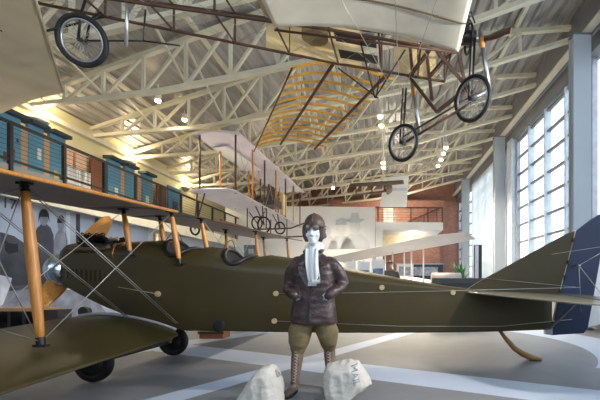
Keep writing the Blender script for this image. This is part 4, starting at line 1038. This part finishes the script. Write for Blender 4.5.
# ---- little grey aeroplane hung in front of the white banner
tb_ = thing('banner', 'white hanging banner below the trusses at the back of the hall', 'banner', at(396, 192, 17.5))
q = [at(384, 178, 17.5), at(409, 175.5, 17.5), at(406.5, 207, 17.5), at(380, 207, 17.5)]
MB().prism(q, (0, .06, 0)).build('panel', WHITE, tb_)
MB().prism([at(384, 189, 17.45), at(407, 188, 17.45), at(407, 190.5, 17.45), at(383, 191, 17.45)], (0, .02, 0)).build('stripe', mat('pale_blue_stripe', (190, 204, 216), .7), tb_)
for px in (386, 408): p = at(px, 177, 17.5); MB().tube([p, V((p.x, p.y, ev(TOP, p.dot(RU))+.19))], .012, 5).build('hanging_cable', WIRE, tb_)
sa = thing('monoplane', 'small grey-brown aeroplane hanging in front of the white banner', 'aeroplane', at(385, 184, 16))
GB = mat('grey_brown_fabric', (112, 104, 90), .7, var=.1)
m = MB(); wing(m, [(at(349, 187, 15.2), at(351, 183.5, 16)), (at(388, 185.5, 15.2), at(388, 181, 16.2)), (at(404, 184.0, 15.2), at(403, 180, 16.2))], .06, .04, 8, 3); m.build('wing', [GB, GB], sa)
m = MB(); wing(m, [(at(352, 196, 15.2), at(354, 194.5, 16)), (at(386, 192, 15.2), at(387, 190, 16))], .06, .03, 8, 2); m.build('wing', [GB, GB], sa)
MB().tube([at(386, 186, 15.4), at(388, 188, 15.8), at(389, 190, 16.8), at(388, 193, 17.2)], [.12, .2, .16, .08], 12).build('fuselage', mat('dark_brown_fabric', (96, 76, 58), .7), sa)
for px, a, b in ((356, 195, 186), (372, 193.5, 185.5)): MB().tube([at(px, a, 15.4), at(px, b, 15.4)], .025, 6).build('wing_strut', DWOOD, sa)
p = at(388, 184, 15.8); hang(sa, p)

# ================================================================== THINGS ALONG THE BACK
def bxc(o, nm, x0, x1, y0, y1, d, th, m, top=None):
    a = at(x0, y0, d); b = at(x1, y1, d); return MB().box(((a.x+b.x)/2, d+th/2, (a.z+b.z)/2), (abs(b.x-a.x), th, abs(a.z-b.z))).build(nm, m, o)
DP = mat('blue_photo_print', (120, 140, 176), .6, var=.55, scale=5); DP2 = mat('grey_photo_print', (150, 156, 170), .6, var=.5, scale=6)
for i, (x0, x1, yt, lb, m) in enumerate(((346, 356, 259, 'leftmost white exhibit stand under the silver-white wing', DP2), (358, 370, 259, 'blue-printed exhibit stand second from the left under the silver-white wing', DP), (372, 384, 257, 'white exhibit stand with blue print left of the dark-coated figure', DP))):
    d = 11; yt += 4; a = at(x0, yt, d); b = at(x1, yt, d); o = thing('exhibit_stand', lb, 'display stand', ((a.x+b.x)/2, d+.05, 0), 'exhibit stands at the back')
    cx = (a.x+b.x)/2; w = b.x-a.x; zt_ = a.z
    MB().box((cx, d+.05, (zt_+.25)/2+.1), (w, .08, zt_-.35)).build('board', WHITE, o)
    MB().box((cx, d, zt_*.62), (w*.82, .03, zt_*.5)).build('print', m, o)
    for s in (-1, 1): MB().box((cx+s*w*.4, d+.05, .16), (.06, .5, .32)).build('foot', GREYST, o)
# dark-coated figure in the distance
fb = at(390, 300, 12.5); fb.z = 0
fg = thing('mannequin', 'small distant mannequin in a dark coat and hat under the silver-white wing', 'mannequin', fb)
def Q(x, y, z): return fb+V((x, y, z))*1.08
g2 = MB(); g2.loft([[Q(rx*math.cos(t), ry*math.sin(t), z) for t in [2*PI*k/18 for k in range(18)]] for z, rx, ry in ((.70, .24, .16), (.95, .22, .14), (1.2, .24, .14), (1.36, .20, .11), (1.42, .07, .06))])
for s in (-1, 1): g2.tube([Q(s*.2, 0, 1.33), Q(s*.30, .0, 1.08), Q(s*.22, -.14, .95)], [.075, .065, .05], 10)
g2.blob('coat', mat('dark_grey_coat', (40, 38, 40), .7, var=.2), fg, .022, 3)
g3 = MB(); g3.ell(Q(0, 0, 1.55), (.075, .09, .11)).tube([Q(0, 0, 1.35), Q(0, 0, 1.5)], .05, 10).ell(Q(0, -.09, 1.54), (.013, .02, .02)); g3.blob('head', mat('tan_mannequin_face', (150, 120, 100), .6), fg, .014, 2)
g4 = MB(); g4.ell(Q(0, .01, 1.63), (.09, .1, .06)).cyl(Q(0, 0, 1.60), Q(0, 0, 1.615), .13, 20); g4.build('hat', MATS['dark_grey_coat'], fg)
g5 = MB()
for s in (-1, 1): g5.tube([Q(s*.09, 0, .75), Q(s*.1, 0, .4), Q(s*.1, 0, .06)], [.09, .07, .05], 10).tube([Q(s*.1, .04, .03), Q(s*.11, -.14, .025)], [.045, .035], 10)
g5.blob('trousers', MATS['dark_grey_coat'], fg, .02, 2)
# long dark counter with things on it, by the windows
dk = thing('counter', 'long low black counter by the windows behind the olive tail', 'counter', (1.2, 8.8, 0))
BC = mat('black_counter', (20, 20, 22), .6, var=.1)
a = at(441, 279.5, 8.6); b = at(493, 274, 9.6)
m = MB(); q = [V((a.x, a.y, 0)), V((b.x, b.y, 0)), V((b.x-.1, b.y+.5, 0)), V((a.x-.1, a.y+.5, 0))]
m.add([p+V((0, 0, .0)) for p in q]+[p+V((0, 0, 1.06)) for p in q], [(3, 2, 1, 0), (4, 5, 6, 7), (0, 1, 5, 4), (1, 2, 6, 5), (2, 3, 7, 6), (3, 0, 4, 7)], 0, False); m.build('body', BC, dk)
m = MB(); q = [p+V((dx, dy, 0)) for p, dx, dy in zip(q, (-.06, .06, .06, -.06), (-.06, -.06, .06, .06))]
m.add([p+V((0, 0, 1.06)) for p in q]+[p+V((0, 0, a.z+.03)) for p in q[:1]]+[p+V((0, 0, 1.20)) for p in q[1:]], [(3, 2, 1, 0), (4, 5, 6, 7), (0, 1, 5, 4), (1, 2, 6, 5), (2, 3, 7, 6), (3, 0, 4, 7)], 0, False); m.build('counter_top', mat('black_counter_top', (30, 30, 32), .55), dk)
# sign stand
sg = thing('sign_stand', 'tall narrow black sign stand with a white face beside the windows', 'sign', at(478, 270, 11).xy.to_3d())
a = at(474, 245, 11); b = at(481.5, 275, 11)
MB().box(((a.x+b.x)/2, 11, (a.z+.03)/2), (b.x-a.x, .12, a.z-.03)).build('case', BLACKM, sg)
MB().box(((a.x+b.x)/2-.045, 10.93, 1.65), ((b.x-a.x)*.45, .02, 1.1)).build('face', mat('white_sign_face', (220, 216, 226), .5, var=.1, scale=10), sg)
MB().box(((a.x+b.x)/2, 11, .02), (.6, .4, .04)).build('base', BLACKM, sg)
# plant
pt = thing('potted_plant', 'green leafy potted plant in front of the brick wall by the windows', 'plant', at(461, 270, 13.5).xy.to_3d())
p = pt.location
MB().loft([[p+V((r*math.cos(t), r*math.sin(t), z)) for t in [2*PI*k/20 for k in range(20)]] for z, r in ((0, .2), (.02, .22), (.5, .3), (.52, .27), (.46, .25))]).build('pot', mat('terracotta', (120, 80, 60), .7), pt)
lf_ = MB()
for i in range(46):
    a = random.uniform(0, 2*PI); e = random.uniform(.1, .5); h_ = random.uniform(.6, 1.35); d = V((math.cos(a), math.sin(a), 0)); s = V((-d.y, d.x, 0))
    r0 = p+V((0, 0, .5)); mid = r0+d*e*.5+V((0, 0, h_*.8)); tip = r0+d*e*1.1+V((0, 0, h_)); w = .05
    lf_.add([r0-s*.01, r0+s*.01, mid+s*w, tip, mid-s*w, mid+V((0, 0, .02))], [(0, 1, 5), (1, 2, 5), (2, 3, 5), (3, 4, 5), (4, 0, 5)])
lf_.build('foliage', mat('leaf_green', (52, 104, 66), .6, var=.3, scale=6), pt)
# glass case and low things behind
gc = thing('display_case', 'low grey display case with a rounded lid on the floor before the brick wall', 'display case', at(446, 275, 10.35).xy.to_3d())
p = gc.location; MB().box(p+V((0, 0, .5)), (.9, .5, 1.0)).build('cabinet', mat('pale_cabinet', (196, 190, 184), .6), gc)
MB().loft([[p+V((x, .24*math.cos(t), 1.0+.36*math.sin(t))) for t in [PI*k/10 for k in range(11)]] for x in (-.42, .42)]).build('lid', mat('grey_cover', (160, 150, 146), .5), gc)
for x, d, w, hh, lb, m in ((405, 21.5, 1.0, 2.1, 'white display plinth right of the distant dark-coated mannequin', WHITE), (425, 22.3, 2.2, 2.1, 'dark blue display cabinet before the brick wall under the mezzanine', mat('dark_navy_cabinet', (44, 48, 62), .5, var=.4, scale=5))):
    p = at(x, 280, d).xy.to_3d(); o = thing('display_cabinet', lb, 'display case', p)
    MB().box(p+V((0, 0, hh/2)), (w, .5, hh)).build('body', m, o); MB().box(p+V((0, 0, hh+.03)), (w+.08, .58, .06)).build('top', GREYST, o)
    MB().box(p+V((0, -.27, hh*.8)), (w*.7, .03, hh*.25)).build('label_panel', DP2, o)
# grey information panel on the wall behind the far wing
ip = thing('information_panel', 'grey framed panel on the white wall beyond the rear cockpit', 'panel', R(*onv(250, 252, VM-.06)[:1], VM-.06, 1.5))
ua, za = onv(244, 245, VM-.06); ub, zb = onv(256, 257, VM-.06)
MB().rbox(ua, ub, VM-.07, VM-.01, zb, za).build('frame', mat('grey_panel', (110, 122, 134), .6), ip)
MB().rbox(ua+.25, ub-.12, VM-.09, VM-.07, zb+.1, za-.22).build('print', mat('pale_panel_print', (186, 192, 196), .7, var=.3, scale=6), ip)
# hoop of another exhibit
hp = thing('hoop', 'large dark hoop frame standing on end before the white wall left of the pilot', 'hoop', at(283, 262, 14).xy.to_3d())
c = at(278, 258, 14); rr = 1.0
MB().torus((c.x, 14, rr+.02), (.2, 1, 0), rr-.02, .04, 44, 8).build('ring', mat('dark_grey_hoop', (78, 82, 88), .5, .3), hp)
MB().tube([(c.x, 14, .03), (c.x, 14, 2*rr)], .02, 8).build('upright', MATS['dark_grey_hoop'], hp)
# low wooden bench and small casks beyond the nose
bn = thing('bench', 'low wooden bench with dark frame beyond the propeller at left', 'bench', at(28, 316, 7.2).xy.to_3d())
a = at(2, 309, 7.2); b = at(50, 309, 7.2)
MB().box(((a.x+b.x)/2, 7.2, a.z), (b.x-a.x, .4, .06)).build('seat', mat('pale_bench_wood', (170, 130, 90), .6), bn)
MB().box(((a.x+b.x)/2, 7.36, a.z*.6), (b.x-a.x, .04, .22)).build('back_board', DWOOD, bn)
for s in (.04, .35, .65, .96): MB().box((a.x+(b.x-a.x)*s, 7.2, (a.z-.03)/2), (.06, .36, a.z-.03)).build('leg', BLACKM, bn)
ck = thing('crate', 'small dark crate on the floor between the propeller and the olive nose', 'crate', at(57, 314, 7).xy.to_3d())
p = ck.location; zt_ = at(57, 309.5, 7).z; MB().box(p+V((0, 0, zt_/2)), (.3, .3, zt_)).build('box', mat('dark_crate', (48, 40, 40), .6, var=.3), ck)
MB().box(p+V((0, -.16, zt_*.6)), (.3, .02, .05)).build('slat', DWOOD, ck)
cp_ = thing('pulley', 'small round black pulley beside the olive nose above the lower wing', 'pulley', at(85, 316, 6.6).xy.to_3d())
c = at(85, 311.5, 6.6); MB().cyl(c+V((0, -.05, 0)), c+V((0, .05, 0)), .09, 20).build('drum', BLACK, cp_); MB().box((c.x, 6.6, c.z/2), (.05, .05, c.z)).box((c.x, 6.6, .01), (.3, .3, .02)).build('stand', BLACKM, cp_)

# ================================================================== TRACK LIGHTS
LAMP = emis('bulb_glow', (255, 226, 170), 30)
LP = []
sp0 = None
spots = [(158, 101, 10.6), (184.5, 120, 12.2), (380, 117, 10.9), (381.5, 126, 11.6), (383, 163, 13.0), (383.5, 168, 13.6), (446, 148, 13.4), (443.5, 154, 14.1), (441, 160, 14.8), (438, 166, 15.6), (333, 188, 17.5), (270, 172, 16.2)]
labs = ['track spotlight nearest the left wall, above the grey hanging biplane', 'track spotlight just above the left wing tip of the grey hanging biplane', 'upper spotlight of the close pair on the long central track', 'lower spotlight of the close pair on the long central track',
        'spotlight on the central track above the white banner', 'lowest spotlight on the central track, just above the white banner', 'topmost of the four spotlights right of the left bicycle wheel', 'second from the top of the four spotlights right of the left bicycle wheel', 'third from the top of the four spotlights right of the left bicycle wheel', 'lowest of the four spotlights right of the left bicycle wheel', 'distant spotlight above the faded group portrait', 'distant spotlight above the bare engine of the grey hanging biplane']
for (px, py, y), lb in zip(spots, labs):
    p = at(px, py, y)
    if sp0 is None:
        sp0 = thing('spotlight', lb, 'light', p, 'track spotlights')
        MB().cyl(p+V((0, 0, .02)), p+V((0, 0, .20)), .085, 16).build('can', mat('white_lamp_can', (220, 214, 200), .5), sp0)
        MB().ell(p+V((0, 0, .0)), (.07, .07, .05)).build('bulb', LAMP, sp0)
        MB().tube([p+V((0, 0, .2)), p+V((0, 0, .9))], .015, 6).build('stem', WHITE, sp0)
    else: dup(sp0, p, lb)
    LP.append(p)
for i, (a, b) in enumerate(((2, 5), (6, 9))):
    A_ = LP[a]; B_ = LP[b]; d = (B_-A_); d.z = 0; d.normalize()
    q0 = A_-d*3; q1 = B_+d*2; q0.z = q1.z = max(A_.z, B_.z)+.97
    tkk = thing('lighting_track', ('long central', 'right-hand')[i]+' white lighting track under the roof trusses', 'lighting track', q0, 'lighting tracks')
    MB().beam(q0, q1, .06, .05).build('track', CREAM, tkk)
    for f in (.1, .5, .9): hang(tkk, q0.lerp(q1, f))

q_ = at(413, 233.5, 21.6); q_.z = z2-.1
dl = thing('soffit_lamp', 'round glowing lamp on the underside of the white mezzanine slab', 'light', q_)
MB().ell(q_+V((0, 0, -.05)), (.16, .16, .07)).build('bulb_cover', emis('soft_lamp', (255, 236, 200), 6), dl); MB().cyl(q_+V((0, 0, -.02)), q_+V((0, 0, .0)), .2, 20).build('base', WHITE, dl)
q2 = at(396, 192, 21.8); q2.z = 5.6
d2 = thing('spotlight', 'unseen spotlight added behind the white banner to light the back mezzanine', 'light', q2, 'track spotlights')  # hidden lamp added to brighten the mezzanine and brick
MB().cyl(q2+V((0, 0, .02)), q2+V((0, 0, .2)), .085, 16).build('can', MATS['white_lamp_can'], d2); MB().ell(q2, (.07, .07, .05)).build('bulb', LAMP, d2); hang(d2, q2+V((0, 0, .2)))
# ================================================================== LIGHT, SKY, CAMERA
def lamp(kind, loc, power, col, size=.1, rot=None, **kw):
    l = bpy.data.lights.new('lamp', kind); l.energy = power; l.color = col
    if kind == 'POINT' or kind == 'SPOT': l.shadow_soft_size = size
    for k, v in kw.items(): setattr(l, k, v)
    o = bpy.data.objects.new('lamp', l); COL.objects.link(o); o.location = V(loc)
    if rot: o.rotation_euler = rot
    return o
for p in UL: lamp('POINT', p, 30, (1, .80, .52), .12)
for i, p in enumerate(LP): lamp('SPOT', p-V((0, 0, .07)), 420 if i > 1 else 260, (1, .86, .66), .08, None, spot_size=math.radians(130), spot_blend=.8)
mp_ = R(4.25, 2.3, 3.0); fl_ = thing('fill_lamp', 'unseen grey fill lamp added on the column beside the camera', 'light', mp_)  # unseen lamp added to brighten the overhead monoplane's wing
dv = (V((-.4, 4.3, 4.4))-mp_).normalized()
MB().cyl(mp_-dv*.12, mp_+dv*.08, .10, 18, r2=.12).build('housing', GIRT, fl_); MB().cyl(mp_+dv*.075, mp_+dv*.085, .09, 18).build('lens_bulb', LAMP, fl_); MB().tube([mp_-dv*.1, R(4.5, 2.25, 3.0)], .02, 6).build('bracket', GIRT, fl_)
lamp('SPOT', mp_+dv*.12, 560, (1, .95, .86), .1, dv.to_track_quat('-Z', 'Y').to_euler(), spot_size=math.radians(70), spot_blend=.8)
mp2 = R(4.25, 2.3, 3.5); f2 = dup(fl_, mp2, 'upper unseen grey fill lamp added on the column beside the camera'); fl_['label'] = 'lower unseen grey fill lamp added on the column beside the camera'  # second added lamp, brightens the olive lower wing and the pilot
dv2 = (V((-2.4, 3.4, .6))-mp2).normalized()
lamp('SPOT', mp2+dv2*.25, 380, (1, .93, .84), .12, dv2.to_track_quat('-Z', 'Y').to_euler(), spot_size=math.radians(80), spot_blend=.8)
lamp('POINT', q_-V((0, 0, .25)), 34, (1, .9, .74), .1); lamp('POINT', q2-V((0, .2, .12)), 90, (1, .9, .76), .1)
w = bpy.data.worlds.new('sky'); SC.world = w; w.use_nodes = True
nt = w.node_tree; bg = nt.nodes['Background']
tc = nt.nodes.new('ShaderNodeTexCoord'); sp = nt.nodes.new('ShaderNodeSeparateXYZ'); rp = nt.nodes.new('ShaderNodeValToRGB')
nt.links.new(tc.outputs['Generated'], sp.inputs[0]); nt.links.new(sp.outputs[2], rp.inputs[0]); nt.links.new(rp.outputs[0], bg.inputs[0])
rp.color_ramp.elements[0].position = 0; rp.color_ramp.elements[0].color = (.88, .93, 1, 1)
rp.color_ramp.elements[1].position = .6; rp.color_ramp.elements[1].color = (.74, .86, 1, 1)
bg.inputs[1].default_value = 1.7
cam = bpy.data.cameras.new('camera'); co = bpy.data.objects.new('camera', cam); COL.objects.link(co); SC.camera = co
co.location = (0, 0, H); co.rotation_euler = (PI/2, 0, 0)
cam.sensor_width = 36; cam.lens = 36*F/600; cam.shift_x = -(PX-300)/600; cam.shift_y = (PY-200)/600; cam.clip_start = .05; cam.clip_end = 300
vs_ = SC.view_settings; vs_.view_transform = 'Standard'; vs_.look = 'None'; vs_.gamma = 1; vs_.use_curve_mapping = False; vs_.exposure = 1.15
SC.cycles.max_bounces = 8; SC.cycles.diffuse_bounces = 5; SC.cycles.transparent_max_bounces = 12; SC.cycles.use_denoising = True
SC.cycles.sample_clamp_indirect = 4
